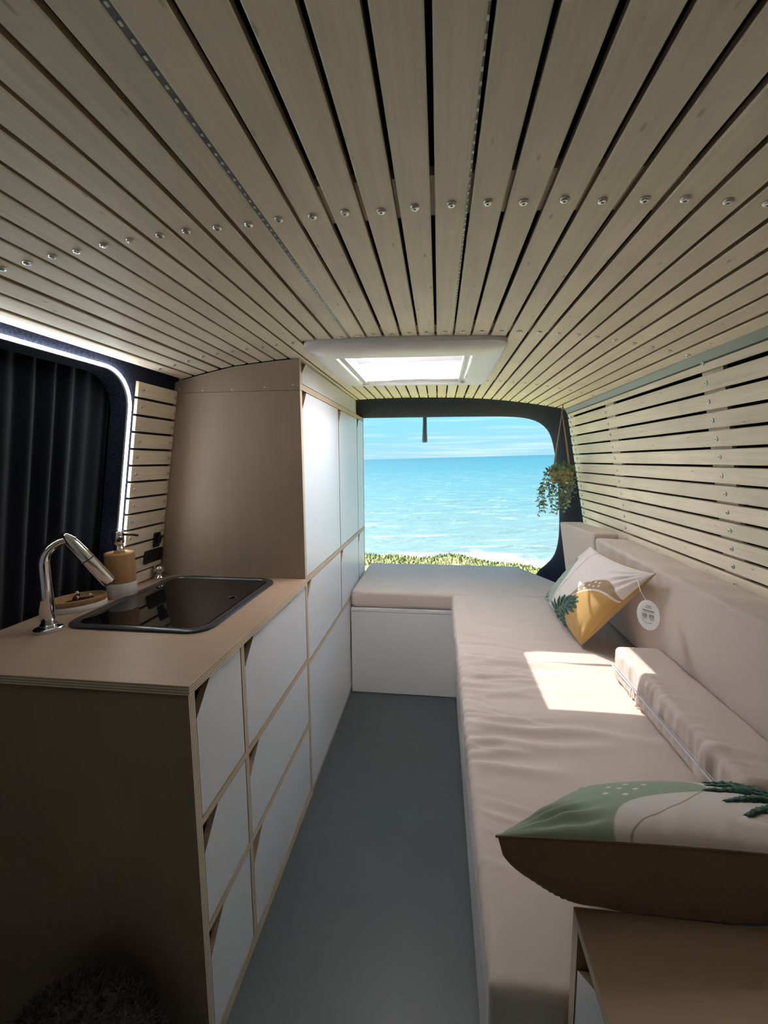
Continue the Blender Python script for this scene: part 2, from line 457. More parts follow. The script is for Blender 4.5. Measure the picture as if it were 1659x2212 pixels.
# ---- ceiling LED tapes lying in two of the gaps
def ceiling_led(xg, y0, y1, label, side=0.0, wid=.010, depth=.003):
    t = empty('led_tape', (xg, y0, zc(xg)))
    ang = -math.atan(slope(xg)); t.rotation_euler = (0, ang, 0)
    MB().box((-wid/2+side, 0, depth), (wid/2+side, y1-y0, depth+.002)).build('tape', M['led_pcb'], t)
    mb = MB(); y = .01
    while y < y1-y0-.01:
        mb.box((-.0014+side, y, depth-.001), (.0014+side, y+.0045, depth)); y += .0167
    tag(mb.build('diodes', M['led_chip'], t), kind='stuff')
    return tag(t, label, 'led tape')
ceiling_led(-.0125-PITCH*5, Y0+.02, 1.40, 'grey tape of tiny LEDs in a ceiling gap over the kitchen side', 0, .0085, .0015)
ceiling_led(-.0125+PITCH*1, Y0+.02, 1.40, 'dotted LED tape in the ceiling gap running to the middle of the roof light', -.0026, .003, .002)

# ---- right wall: lining, battens, slats
mb = MB()
o_ = .036
mb.prism([(xr(0)+o_, 0), (xr(1.72)+o_, 1.74), (xr(1.72)+o_+.05, 1.80), (xr(0)+o_+.05, 0)], 'y', Y0, 2.80)
wr = mb.build('wall_right', M['backing'])
tag(wr, 'right van wall clad in pale horizontal wooden slats', 'wall', kind='structure')
wang = math.atan(WK)
ROT_R = (0, -(math.pi/2 - wang), 0)
# slat local: x across, y along, z into the wall ; face normal (local -z) must point to -X
def wall_basis():
    up = Vector((-WK, 0, 1)).normalized(); outw = Vector((1, 0, WK)).normalized()
    return Matrix((( -up.x, 0, outw.x), (0, 1, 0), (-up.z, 0, outw.z))).to_euler()
ER = wall_basis()
zs = [1.669 - .0531*i for i in range(15)]
for i, z in enumerate(zs):
    e_ = ER.copy()
    s = slat(wr, 2.725 - Y0, (xr(z), Y0, z + (.0035 if i == 0 else 0)), tuple(e_), round((SW - .001 + random.uniform(-.001, .001))*2000)/2000)
    colA = lambda z: float(np.interp(z, [1.05, 1.25, 1.40, 1.66], [1.358, 1.355, 1.366, 1.392]))
    colB = lambda z: float(np.interp(z, [1.03, 1.22, 1.41, 1.63], [2.107, 2.094, 2.112, 2.153]))
    colC = lambda z: float(np.interp(z, [1.08, 1.30, 1.41, 1.57], [2.682, 2.662, 2.664, 2.690]))
    for f in (colA, colB, colC, lambda z: .62):
        if i == 0 and f is not colA: continue
        link('screw', SCREW, s, (random.uniform(-.001, .001), f(z) - Y0 + random.uniform(-.003, .003), 0), (0, 0, random.uniform(0, 3)))
def wall_batten(y, w, z0=.6, z1=1.70):
    d = TH + .001
    mb = MB(); mb.prism([(xr(z0)+d, z0), (xr(z1)+d, z1), (xr(z1)+d+.012, z1), (xr(z0)+d+.012, z0)], 'y', y-w/2, y+w/2)
    return mb.build('batten', M['batten'], wr)
wall_batten(1.375, .095); wall_batten(2.125, .095); wall_batten(2.69, .07); wall_batten(.62, .09)

# ---- grey aluminium rail between ceiling and right wall
rl = empty('trim_1', (.752, Y0, 1.704)); rl.rotation_euler = (-.0045, 0, 0)
MB().prism([(-.014, .004), (.006, .012), (.020, -.004), (.012, -.022), (.002, -.020)], 'y', 0, 2.73-Y0).build('rail_profile', M['rail'], rl)
MB().prism([(.0015, -.0195), (.012, -.0215), (.0125, -.0255), (.0030, -.0240)], 'y', 0, 2.73-Y0).build('seal', M['rail_dark'], rl)
MB().prism([(-.0150, .0030), (-.0125, .0055), (-.0115, .0020), (-.0140, .0005)], 'y', 0, 2.73-Y0).build('lip', M['rail'], rl)
tag(rl, 'grey aluminium rail between ceiling and right wall', 'rail', kind='structure')

# ---- left wall: felt with window aperture
AY0, AY1, AZ0, AZ1 = .10, 1.362, .86, 1.690
def wall_left():
    ap = rrect(AY0, AY1, AZ0, AZ1, .115, 10)
    outer = [(Y0, 0), (3.0, 0), (3.0, 1.80), (Y0, 1.80)]
    bm = bmesh.new()
    def loop(pts):
        vs = [bm.verts.new((0, p[0], p[1])) for p in pts]
        return vs, [bm.edges.new((vs[i], vs[(i+1) % len(vs)])) for i in range(len(vs))]
    v1, e1 = loop(outer); v2, e2 = loop(ap)
    bmesh.ops.triangle_fill(bm, edges=e1+e2, use_beauty=True)
    for v in bm.verts: v.co.x = xl(v.co.z)
    # reveal
    r = []
    for v in v2:
        r.append(bm.verts.new((v.co.x - .055, v.co.y + (.012 if v.co.y < .7 else -.012), v.co.z - (.010 if v.co.z > 1.3 else -.010))))
    n = len(v2)
    for i in range(n): bm.faces.new((v2[i], v2[(i+1) % n], r[(i+1) % n], r[i]))
    # back skin so light stays out
    w = [bm.verts.new((xl(p[1]) - .16, p[0], p[1])) for p in outer]
    bm.faces.new(w)
    for i in range(4): bm.faces.new((v1[i], v1[(i+1) % 4], w[(i+1) % 4], w[i]))
    bmesh.ops.recalc_face_normals(bm, faces=bm.faces)
    me = bpy.data.meshes.new('wall_left'); bm.to_mesh(me); bm.free(); me.materials.append(M['felt'])
    return link('wall_left', me)
wlft = wall_left()
tag(wlft, 'left van wall covered in dark felt around the window', 'wall', kind='structure')

# short slats between window and tall cabinet
lup = Vector((.174, 0, 1)).normalized()
lout = Vector((-1, 0, .174)).normalized()
EL = Matrix(((lup.x, 0, lout.x), (0, 1, 0), (lup.z, 0, lout.z))).to_euler()
LSY0, LSY1 = 1.387, 1.604
zt = 1.671
for i in range(13):
    h = .0505 if i < 12 else .042
    z = zt - i*.0577 - .0245 if i < 12 else .9605
    if z < .945: break
    s = slat(wlft, LSY1-LSY0, (xl(z)+TH+.003, LSY0, z), tuple(EL), round(h*2000)/2000)
    if i < 10:
        for y in (.022, .203):
            if i == 2 and y < .1: continue
            link('screw', SCREW, s, (random.uniform(-.002, .002), y + random.uniform(-.003, .003), 0), (0, 0, random.uniform(0, 3)))

# ---- window, curtain, lit LED tape round the window
w1 = empty('window_1', (-1.2, .73, 1.3))
mb = MB(); pl = rrect(AY0+.0, AY1-.0, AZ0+.0, AZ1-.0, .11, 8)
mb.add([(xl(p[1]) - .125 + 1.2, p[0]-.73, p[1]-1.3) for p in pl], [tuple(range(len(pl)))])
mb.build('pane', M['pane_dark'], w1)
tag(w1, 'dark side window behind the curtain', 'window', kind='structure')

def curtain():
    ny, nz = 200, 30
    ys = np.linspace(AY0-.02, AY1+.004, ny); zs_ = np.linspace(AZ0+.0, AZ1-.002, nz)
    Yg, Zg = np.meshgrid(ys, zs_, indexing='ij')
    ph = Yg*2*math.pi/.062 + .9*np.sin(Yg*9.3) + .12*np.sin(Zg*7)
    amp = .012*(.6+.4*np.sin(Yg*17+1.3))
    X = -1.022 - (1.673-Zg)*.174 - .078 + amp*np.sin(ph)
    return grid_mesh(np.stack([X, Yg, Zg], -1), name='curtain', mats=[M['curtain']], flip=True)
cu = link('curtain', curtain())
sm_ = cu.modifiers.new('thick', 'SOLIDIFY'); sm_.thickness = .003
tag(cu, 'dark navy pleated curtain drawn across the side window', 'curtain')

def window_led():
    t = empty('window_led_strip', (0, 0, 0))
    # along the top edge, round the corner and down to the worktop
    r = .118; pts = []
    for y in np.linspace(AY0+.15, AY1+.004-r, 14): pts.append((y, AZ1+.004))
    for a in np.linspace(90, 0, 13)[1:]:
        pts.append((AY1+.004-r + r*math.cos(math.radians(a)), AZ1+.004-r + r*math.sin(math.radians(a))))
    for z in np.linspace(AZ1-r, 1.105, 10)[1:]: pts.append((AY1+.004, z))
    P = [(xl(z)+.004, y, z) for (y, z) in pts]
    MB().tube(P, .0052, 8).build('diffuser_tube', M['led_on'], t)
    # thin channel behind it
    MB().tube([(p[0]-.005, p[1], p[2]) for p in P], .0066, 6).build('channel', M['plastic_grey'], t)
    tag(t, 'lit white LED strip curving round the dark window', 'led strip')
window_led()

# ---- unseen bulkhead behind the camera, made pale and close to bounce light
wf = MB().box((-1.40, Y0-.05, -.04), (1.20, Y0, 1.85)).build('wall_front_bounce', M['bounce_pale'])
tag(wf, 'unseen pale bulkhead added behind the camera to bounce light', 'wall', kind='structure')

# ---- rear frame in felt
def resample(pts, n):
    P = np.array(pts, float); d = np.r_[0, np.cumsum(np.linalg.norm(np.diff(P, axis=0), axis=1))]
    t = np.linspace(0, d[-1], n); return np.stack([np.interp(t, d, P[:, i]) for i in range(P.shape[1])], 1)
def smooth(P, k=3, it=3):
    P = P.copy()
    for _ in range(it):
        P[1:-1] = (P[:-2] + 2*P[1:-1] + P[2:])/4
    return P
def rear_frame():
    inner = [(-1.25, zc(-1.25)), (-1.0, zc(-1.0)+.004)] + [(x, zc(x)+.004) for x in np.linspace(-.9, .74, 18)] + [(xr(1.66)+.004, 1.67)] + [(xr(z)+.006, z) for z in np.linspace(1.62, .45, 16)]
    opening = [(-1.25, 1.66), (-.9, 1.69), (-.5, 1.693), (.16, 1.690), (.43, 1.687), (.56, 1.678), (.64, 1.660), (.70, 1.622), (.735, 1.572), (.757, 1.50), (.775, 1.42), (.790, 1.32), (.805, 1.18), (.815, 1.02), (.818, .90), (.808, .80), (.785, .725), (.745, .685), (.70, .66), (.66, .60), (.65, .45)]
    def corr(P, Q, n):
        return resample(P, n), resample(Q, n)
    n = 90
    # match by key points: split at the upper right corner
    iP = 20; iQ = 8
    A = np.vstack([resample(inner[:iP+1], 60), resample(inner[iP:], 45)[1:]])
    B = np.vstack([resample(opening[:iQ+1], 60), resample(opening[iQ:], 45)[1:]])
    A, B = smooth(A, it=2), smooth(B, it=4)
    rows = []
    prof = [(0, -.02, 0), (.0, 0, 0), (.18, .05, .2), (.40, .11, .32), (.65, .17, .30), (.85, .215, .18), (.97, .245, .06), (1.0, .265, 0), (.99, .285, -.03), (.93, .31, -.05), (.6, .33, 0), (.0, .34, 0), (-.5, .34, 0)]
    C0 = np.array([0., 1.15])
    for (t, dy, bl) in prof:
        P = A*(1-t) + B*t
        rad = P - C0; rad /= np.linalg.norm(rad, axis=1, keepdims=True)
        P = P - rad*bl*.05
        rows.append(np.column_stack([P[:, 0], np.full(len(P), YE + dy), P[:, 1]]))
    return grid_mesh(np.array(rows), name='wall_rear', mats=[M['felt']])
wre = link('wall_rear', rear_frame())
tag(wre, 'dark felt surround of the open rear hatch', 'wall', kind='structure')

# ---- open tailgate above the rear opening
dr = empty('door_1', (0, 3.1, 1.80))
MB().prism([(-.02, -.035), (.92, .53), (.89, .58), (-.02, .04)], 'x', -1.32, 1.0).build('panel', M['paint_dark'], dr)  # widened leftward beyond the body to keep sun off the bed
MB().prism([(.10, .030), (.85, .481), (.845, .489), (.095, .038)], 'x', -.8, .75).build('lining', M['felt'], dr)
tag(dr, 'raised tailgate over the rear opening', 'door', kind='structure')
hd = empty('hatch_pull_handle', (-.115, 3.62, 1.80))
MB().lathe([(.034, .005), (.034, -.022), (.020, -.030), (.016, -.034)], n=20).build('flange', M['strap'], hd)
MB().tube([(0, 0, -.03), (0, 0, -.09), (.0, 0, -.17), (.0, 0, -.245), (0, 0, -.255)], [.016, .017, .019, .023, .018], 14).build('grip', M['strap'], hd)
MB().tube([(0, 0, .005), (0, .004, .15), (0, .01, .305)], .006, 8).build('strap', M['strap'], hd)
tag(hd, 'grey rubber pull handle hanging in the rear opening', 'handle')

# ================================================================== roof light
w2 = empty('window_2', (0, 0, 0))
def ring(loops, mat, name, parent, close=True):
    n = len(loops[0]); V = [p for l in loops for p in l]; F = []
    for i in range(len(loops)-1):
        for j in range(n): F.append((i*n+j, i*n+(j+1) % n, (i+1)*n+(j+1) % n, (i+1)*n+j))
    mb = MB(); mb.add(V, F, 0, True)
    me = mb.mesh(name); me.materials.append(mat)
    bm = bmesh.new(); bm.from_mesh(me); bmesh.ops.recalc_face_normals(bm, faces=bm.faces); bm.to_mesh(me); bm.free()
    me.set_sharp_from_angle(angle=math.radians(35))
    return link(name, me, parent)
def lp(x0, x1, y0, y1, r, zf):
    return [(p[0], p[1], zf(p[0], p[1]) if callable(zf) else zf) for p in rrect(x0, x1, y0, y1, r, 8)]
zo = lambda d: (lambda x, y: min(zc(x), 1.786) - d)
ring([lp(SKX0, SKX1, SKY0, SKY1, .055, zo(-.012)), lp(SKX0, SKX1, SKY0, SKY1, .055, zo(.012)), lp(SKX0+.012, SKX1-.012, SKY0+.012, SKY1-.010, .05, zo(.021)),
      lp(SOX0-.012, SOX1+.012, SOY0-.015, SOY1+.012, .018, zo(.030)), lp(SOX0, SOX1, SOY0, SOY1, .012, zo(.028)), lp(SOX0, SOX1, SOY0, SOY1, .012, 1.775),
      lp(SOX0-.012, SOX1+.012, SOY0-.012, SOY1+.012, .012, 1.775), lp(SOX0-.015, SOX1+.015, SOY0-.015, SOY1+.015, .012, 1.90)], M['plastic_white'], 'trim_ring', w2)
# side rails for the blinds
for sx, nm in ((SOX0+.006, 'side_rail'), (SOX1-.030, 'side_rail')):
    bevel(MB().box((sx, SOY0+.004, 1.762), (sx+.024, SOY1-.004, 1.784)).build(nm, M['plastic_white'], w2), .002)
    bevel(MB().box((sx+.008, SOY0+.004, 1.758), (sx+.014, SOY1-.004, 1.762)).build('rail_slot', M['plastic_grey'], w2), .001)
bevel(MB().box((SOX0+.03, SOY1-.050, 1.766), (SOX1-.03, SOY1-.012, 1.786)).build('cross_bar', M['plastic_white'], w2), .003)
bevel(MB().box((SOX0+.15, SOY1-.056, 1.768), (SOX1-.15, SOY1-.050, 1.774)).build('blind_grip', M['plastic_white'], w2), .002)
bevel(MB().box((SOX0+.03, SOY0+.006, 1.766), (SOX1-.03, SOY0+.022, 1.782)).build('cross_bar', M['plastic_white'], w2), .003)
bevel(MB().box((SOX0, SOY0+.36, 1.860), (SOX1, SOY0+.374, 1.872)).build('glazing_bar', M['plastic_grey'], w2), .001)
# frame round the pane, far and right borders widened to trim the sunbeam
ring([lp(SOX0-.015, SOX1+.015, SOY0-.015, SOY1+.015, .02, 1.862), lp(SOX0+.006, SOX1-.052, SOY0+.020, SOY1-.080, .03, 1.862), lp(SOX0+.006, SOX1-.052, SOY0+.020, SOY1-.080, .03, 1.874), lp(SOX0-.015, SOX1+.015, SOY0-.015, SOY1+.015, .02, 1.874)], M['plastic_grey'], 'pane_frame', w2)
mb = MB(); pp = rrect(SOX0-.004, SOX1+.004, SOY0-.004, SOY1+.004, .03, 6)
mb.add([(p[0], p[1], 1.880) for p in pp], [tuple(range(len(pp)))])
mb.build('pane', M['acrylic'], w2)
tag(w2, 'white framed roof light set in the slatted ceiling', 'roof window', kind='structure')

# ================================================================== kitchen cabinet
XF = -.517
kc = empty('kitchen_cabinet', (XF, .795, 0))
def kbox(name, a, b, mats, parent=kc, mi=0, o=(XF, .795, 0), bv=0):
    mb = MB().box(tuple(a[i]-o[i] for i in range(3)), tuple(b[i]-o[i] for i in range(3)), mi)
    x = mb.build(name, mats, parent)
    if bv: bevel(x, bv)
    return x
# box face order: -z +z -y +x +y -x
kbox('side_panel', (-1.19, .795, 0), (XF, .818, .917), [M['ply_v'], M['pe_y']], mi=[1, 1, 0, 1, 0, 1])
kbox('divider', (-1.10, 1.038, 0.03), (XF, 1.057, .917), [M['ply_v'], M['pe_y']], mi=[1, 1, 0, 1, 0, 1])
for zr in (.590, .318):
    kbox('shelf', (-1.10, .818, zr), (XF, 1.038, zr+.018), [M['ply'], M['pe_z']], mi=[0, 0, 1, 1, 1, 1])
    kbox('shelf', (-1.10, 1.057, zr), (XF, 1.604, zr+.018), [M['ply'], M['pe_z']], mi=[0, 0, 1, 1, 1, 1])
kbox('plinth', (-1.10, .818, 0), (XF, 1.604, .036), [M['pe_z']])
kbox('back_panel', (-1.12, .818, .036), (-1.10, 1.604, .917), [M['recess']])

def front(parent, y0, y1, z0, z1, cy=.066, cz=.070, o=(XF, .795, 0), name='drawer', th=.016, gap=.003, sub='finger_recess', far=False, x=XF):
    """white front in the x=XF plane with one upper corner cut off as a finger pull; the recess shows bare wood"""
    a, b, c, d = y0+gap, y1-gap, z0+gap, z1-gap
    if far: poly = [(a, c), (b, c), (b, d-cz), (b-cy, d), (a, d)]
    else: poly = [(a, c), (b, c), (b, d), (a+cy, d), (a, d-cz)]
    mb = MB(); mb.prism([(p[0]-o[1], p[1]-o[2]) for p in poly], 'x', x-th-o[0], x-.001-o[0], 1, 0)
    f = mb.build(name, [M['white'], M['recess']], parent)
    # recess: back board of the finger pull and side of the drawer box
    tri = [(b-cy-.03, d), (b, d), (b, d-cz-.03)] if far else [(a, d), (a+cy+.03, d), (a, d-cz-.03)]
    mb = MB(); mb.prism([(p[0]-o[1], p[1]-o[2]) for p in tri], 'x', x-.055-o[0], x-.050-o[0])
    mb.build(sub, M['recess'], f)
    return f
cols = [(.818, 1.038), (1.057, 1.604)]
rows_ = [(.608, .917), (.336, .590), (.036, .318)]
for (a, b) in cols:
    for (c, d) in rows_: front(kc, a, b, c, d)
tag(kc, 'white fronted kitchen cabinet with plywood end panel under the sink', 'cabinet')

# ---- worktop (with a cut-out for the sink)
SX0, SX1, SY0, SY1 = -1.060, -.617, 1.040, 1.578
def worktop():
    bm = bmesh.new()
    x0, x1, y0, y1 = -1.205, XF+.008, .787, 1.6035
    def loop(pts): 
        vs = [bm.verts.new((p[0], p[1], 0)) for p in pts]
        return vs, [bm.edges.new((vs[i], vs[(i+1) % len(vs)])) for i in range(len(vs))]
    v1, e1 = loop([(x0, y0), (x1, y0), (x1, y1), (x0, y1)])
    v2, e2 = loop(rrect(SX0+.02, SX1-.02, SY0+.02, SY1-.02, .05, 6))
    bmesh.ops.triangle_fill(bm, edges=e1+e2)
    r = bmesh.ops.extrude_face_region(bm, geom=bm.faces[:])
    for v in [g for g in r['geom'] if isinstance(g, bmesh.types.BMVert)]: v.co.z = .0205
    bmesh.ops.recalc_face_normals(bm, faces=bm.faces)
    for f in bm.faces: f.material_index = 0 if abs(f.normal.z) > .5 else 1
    me = bpy.data.meshes.new('worktop'); bm.to_mesh(me); bm.free()
    me.materials.append(M['ply']); me.materials.append(M['pe_z'])
    return link('worktop', me, None, (0, 0, .9175))
wt = worktop(); tag(wt, 'birch plywood worktop holding the sink and tap', 'worktop')
ZT = .938

# ---- sink with glass lid
sk = empty('sink', ((SX0+SX1)/2, (SY0+SY1)/2, ZT))
def rel(l, z, e): return [(p[0]-e.location.x, p[1]-e.location.y, z) for p in l]
r0 = lambda d, r, z: rel(rrect(SX0+d, SX1-d, SY0+d, SY1-d, r, 10), z, sk)
ring([r0(0, .062, .0005), r0(.002, .060, .006), r0(.008, .056, .0095), r0(.022, .046, .0085), r0(.026, .042, .004), r0(.030, .040, -.06), r0(.06, .05, -.12)], M['sink_rim'], 'rim', sk)
mb = MB()
bm = bmesh.new()
def _loop(pts, z):
    vs = [bm.verts.new((p[0]-sk.location.x, p[1]-sk.location.y, z)) for p in pts]
    return [bm.edges.new((vs[i], vs[(i+1) % len(vs)])) for i in range(len(vs))]
hx, hy = -.684, 1.332
e1 = _loop(rrect(SX0+.029, SX1-.029, SY0+.029, SY1-.029, .040, 8), .0065)
e2 = _loop([(hx+.014*math.cos(a), hy+.014*math.sin(a)) for a in np.linspace(0, 2*math.pi, 20, endpoint=False)], .0065)
bmesh.ops.triangle_fill(bm, edges=e1+e2)
r = bmesh.ops.extrude_face_region(bm, geom=bm.faces[:])
for v in [g for g in r['geom'] if isinstance(g, bmesh.types.BMVert)]: v.co.z = .0015
bmesh.ops.recalc_face_normals(bm, faces=bm.faces)
me = bpy.data.meshes.new('glass_lid'); bm.to_mesh(me); bm.free(); me.materials.append(M['black_glass'])
lid = link('glass_lid', me, sk)
MB().lathe([(.0150, .0064), (.0150, .0074), (.0125, .0074), (.0125, .0064)], (hx-sk.location.x, hy-sk.location.y, 0), 20).build('hole_grommet', M['sink_rim'], lid)
bevel(MB().box((-.055+sk.location.x*0-.09, .262, .0005), (-.055, .2685, .010)).build('lid_hinge', M['black_plastic'], sk), .001)
tag(sk, 'rectangular sink with black glass lid and graphite rim', 'sink')

# ---- tap
tp = empty('kitchen_tap', (-1.066, 1.022, ZT))
MB().lathe([(.030, 0), (.030, .008), (.028, .011), (.018, .0115)], (0, 0, 0), 28, sx=1.2, sy=.9, rot=.75).build('base_plate', M['chrome'], tp)
dx, dy = .105, .118
dl = math.hypot(dx, dy); dx, dy = dx/dl, dy/dl
pts = [(0, 0, .01), (0, 0, .10), (0, 0, .185)]
for a in np.linspace(0, 105, 14)[1:]:
    t = math.radians(a); rr = .062
    pts.append((dx*rr*(1-math.cos(t)), dy*rr*(1-math.cos(t)), .185+rr*math.sin(t)))
rs = [.0185, .0185, .0175] + list(np.linspace(.0170, .0095, 13))
MB().tube(pts, rs, 18).build('spout', M['chrome'], tp)
MB().tube([(0, 0, .012), (0, 0, .020)], .0205, 20).build('collar', M['chrome'], tp)
# slanted spray head with its long oval top
h0 = Vector((dx*.050, dy*.050, .268)); h1 = Vector((dx*.152, dy*.152, .108))
ax = (h1-h0)
MB().tube([h0 + ax*t for t in (0, .04, .10, .22, .45, .55, .97, 1.0)], [.004, .0095, .0140, .0175, .0190, .0190, .0190, .0175], 20).build('spray_head', M['chrome'], tp)
MB().tube([h0 + ax*t for t in (.50, .515)], .0195, 20).build('head_ring', M['black_plastic'], tp)
MB().tube([h0 + ax*t for t in (.985, 1.012)], .0135, 20).build('nozzle', M['black_plastic'], tp)
# flat lever blade beside the head
sd_ = Vector((-.024, -.002, -.004))
mb = MB(); V = []; F = []
for i, t in enumerate(np.linspace(.10, .55, 9)):
    p = h0 + ax*t + sd_ * (1-.7*i/8) ; w = .010*(1-.75*i/8)
    s1 = Vector((dy, -dx, 0))*w
    V += [p-s1, p+s1, p+s1+Vector((0, 0, .003)), p-s1+Vector((0, 0, .003))]
for i in range(8):
    for j in range(4): F.append((i*4+j, i*4+(j+1) % 4, i*4+4+(j+1) % 4, i*4+4+j))
F += [(3, 2, 1, 0), (32, 33, 34, 35)]
mb.add(V, F, 0, False); mb.build('lever', M['chrome'], tp)
tag(tp, 'chrome kitchen tap with arched spout and slanted spray head', 'tap')

# ---- soap dispenser
sp = empty('soap_dispenser', (-1.086, 1.330, ZT))
MB().lathe([(.044, 0), (.0465, .003), (.0465, .052), (.0460, .0535)], n=36).build('ceramic_base', M['ceramic'], sp)
MB().lathe([(.0455, .0535), (.0458, .055), (.0458, .150), (.0440, .155), (.030, .1555)], n=36).build('bamboo_body', M['bamboo'], sp)
pm = MB().lathe([(.0180, .1555), (.0180, .172), (.0150, .174), (.0150, .186), (.0185, .188), (.0185, .226), (.0175, .229), (.006, .2295)], n=24).build('pump', M['chrome'], sp)
MB().tube([(.010, 0, .217), (.04, .014, .215), (.060, .021, .211)], [.0042, .0040, .0036], 10).build('nozzle', M['black_plastic'], pm)
tag(sp, 'bamboo and white ceramic soap dispenser with chrome pump', 'soap dispenser')

# ---- soap dish and what lies in it
sdh = empty('soap_dish', (-1.140, 1.204, ZT), math.atan2(.12, .085))
MB().lathe([(.99, 0), (1.0, .003), (1.0, .017), (.99, .018)], n=40, sx=.080, sy=.054).build('ceramic_base', M['ceramic'], sdh)
MB().lathe([(.98, .018), (1.0, .020), (1.0, .034), (.985, .036), (.90, .036), (.88, .033), (.86, .022), (.5, .021)], n=40, sx=.080, sy=.054).build('bamboo_tray', M['bamboo'], sdh)
tag(sdh, 'oval bamboo and white ceramic dish beside the tap', 'dish')
def clip_(loc, rz, label, L=.045):
    t = empty('hair_clip', loc, rz)
    bevel(MB().box((-L/2, -.006, 0), (L/2, .006, .008)).build('bar', M['clip'], t), .003)
    MB().lathe([(.001, .0), (.0042, .003), (.0050, .0055), (.0042, .009), (.001, .0110)], (L*.30, 0, .0075), 12).build('pearl', M['pearl'], t)
    tag(t, label, 'hair clip')
c_, s_ = math.cos(math.atan2(.12, .085)), math.sin(math.atan2(.12, .085))
clip_((-1.140+.020*c_, 1.204+.020*s_, ZT+.0225), .55, 'dark brown hair clip nearest the dispenser in the oval dish')
clip_((-1.140-.022*c_+.012, 1.204-.022*s_, ZT+.0225), 1.2, 'dark brown hair clip nearest the tap in the oval dish', .04)
clip_((-1.140-.004, 1.204-.002, ZT+.032), 2.1, 'dark brown hair clip lying across the other two', .05)

# ---- little chrome ball beside the sink
kb = empty('chrome_drain_knob', (-1.108, 1.560, ZT))
MB().lathe([(.022, 0), (.022, .006), (.015, .010), (.013, .020)], n=24).build('foot', M['chrome'], kb)
MB().lathe([(.008, .018)] + [(.022*math.sin(a), .036-.020*math.cos(a)) for a in np.linspace(.5, 3.0, 10)], n=24).build('knob', M['chrome'], kb)
tag(kb, 'small shiny chrome knob at the far corner of the sink', 'knob')

# ---- socket and switch on the short slats
def on_left(y, z, off): return Vector((xl(z)+TH+.003+off, y, z))
def plate(name, y0, y1, z0, z1, th, mat, parent, base=.0, r=.008):
    pl = rrect(y0, y1, z0, z1, r, 5); n = len(pl)
    lo = Vector((1, 0, -.174)).normalized()
    V = [on_left(p[0], p[1], base) for p in pl] + [on_left(p[0], p[1], base) + lo*th for p in pl]
    F = [tuple(range(n-1, -1, -1)), tuple(range(n, 2*n))] + [(i, (i+1) % n, n+(i+1) % n, n+i) for i in range(n)]
    mb = MB(); mb.add([v - parent.matrix_local.translation for v in V], F)
    o = mb.build(name, mat, parent); bm = bmesh.new(); bm.from_mesh(o.data); bmesh.ops.recalc_face_normals(bm, faces=bm.faces); bm.to_mesh(o.data); bm.free()
    return bevel(o, .0015, 2)
so = empty('socket_strip', on_left(1.55, 1.034, 0)); bpy.context.view_layer.update()
plate('plate', 1.492, 1.601, 1.008, 1.060, .006, M['black_plastic'], so)
for yy in (1.520, 1.548, 1.577): plate('socket', yy-.010, yy+.010, 1.022, 1.046, .003, M['black_plastic'], so, .006, .0095)
tag(so, 'black socket strip on the lowest short wall slats', 'socket')
sw = empty('rocker_switch', on_left(1.558, 1.094, 0)); bpy.context.view_layer.update()
plate('plate', 1.540, 1.577, 1.066, 1.124, .006, M['black_plastic'], sw, 0, .003)
bevel(MB().prism([(.012, .012), (.026, .020), (.012, -.016)], 'y', -.010, .012).build('rocker', M['black_plastic'], sw), .001)
tag(sw, 'black rocker switch above the socket strip', 'switch')

# ================================================================== tall cabinet
TY0, TY1 = 1.605, 2.985
OT = (XF, TY0, 0)
tcab = empty('tall_cabinet', OT)
def tbox(name, a, b, mats, mi=0, bv=0): return kbox(name, a, b, mats, tcab, mi, OT, bv)
# side panel facing the kitchen: lower sheet and curved upper strip with a seam
def panel_xz(name, poly, y0, y1, mats, mi, mcap):
    mb = MB(); mb.prism([(p[0]-OT[0], p[1]-OT[2]) for p in poly], 'y', y0-OT[1], y1-OT[1], mi, mcap)
    o = mb.build(name, mats, tcab); bm = bmesh.new(); bm.from_mesh(o.data); bmesh.ops.recalc_face_normals(bm, faces=bm.faces); bm.to_mesh(o.data); bm.free(); return o
lw = [(xl(z)+.002, z) for z in np.linspace(1.664, .02, 14)]
panel_xz('side_panel', [(XF, .0), (XF, 1.664)] + lw + [(xl(.02), 0)], TY0, TY0+.023, [M['pe_y'], M['ply_v']], 0, 1)
tp_ = [(x, zc(x)-.003) for x in np.linspace(XF, -1.02, 16)]
panel_xz('top_strip', [(XF, 1.6655)] + tp_ + [(xl(1.6655)+.002, 1.6655)], TY0+.0005, TY0+.023, [M['pe_y'], M['ply_v']], 0, 1)
for xx, zz in ((-.545, 1.684), (-.655, 1.678), (-.785, 1.673), (-.905, 1.672), (-1.0, 1.680)):
    link('screw', SCREW, tcab, (xx-OT[0], 0.0005, zz), (-math.pi/2, 0, 0)).scale = (.45, .45, .3)
for (z0, z1) in ((1.668, 1.690), (.918, .940)):
    tbox('shelf', (-1.0, TY0+.023, z0), (XF, TY1, z1), [M['ply'], M['pe_z']], [0, 0, 1, 1, 1, 1])
tbox('shelf', (-1.0, TY0+.023, .572), (XF, TY1-.018, .590), [M['ply'], M['pe_z']], [0, 0, 1, 1, 1, 1])
for y in (2.226, 2.744):
    tbox('divider', (-1.0, y, .590), (XF-.004, y+.012, 1.668), [M['ply_v'], M['pe_y']], [1, 1, 0, 1, 0, 1])
tbox('end_panel', (-1.05, TY1-.018, 0), (XF, TY1, 1.690), [M['ply_v'], M['pe_y']], [1, 1, 0, 1, 0, 1])
tbox('divider', (-1.0, 2.700, 1.690), (XF, 2.722, 1.772), [M['ply_v'], M['pe_y']], [1, 1, 0, 1, 0, 1])
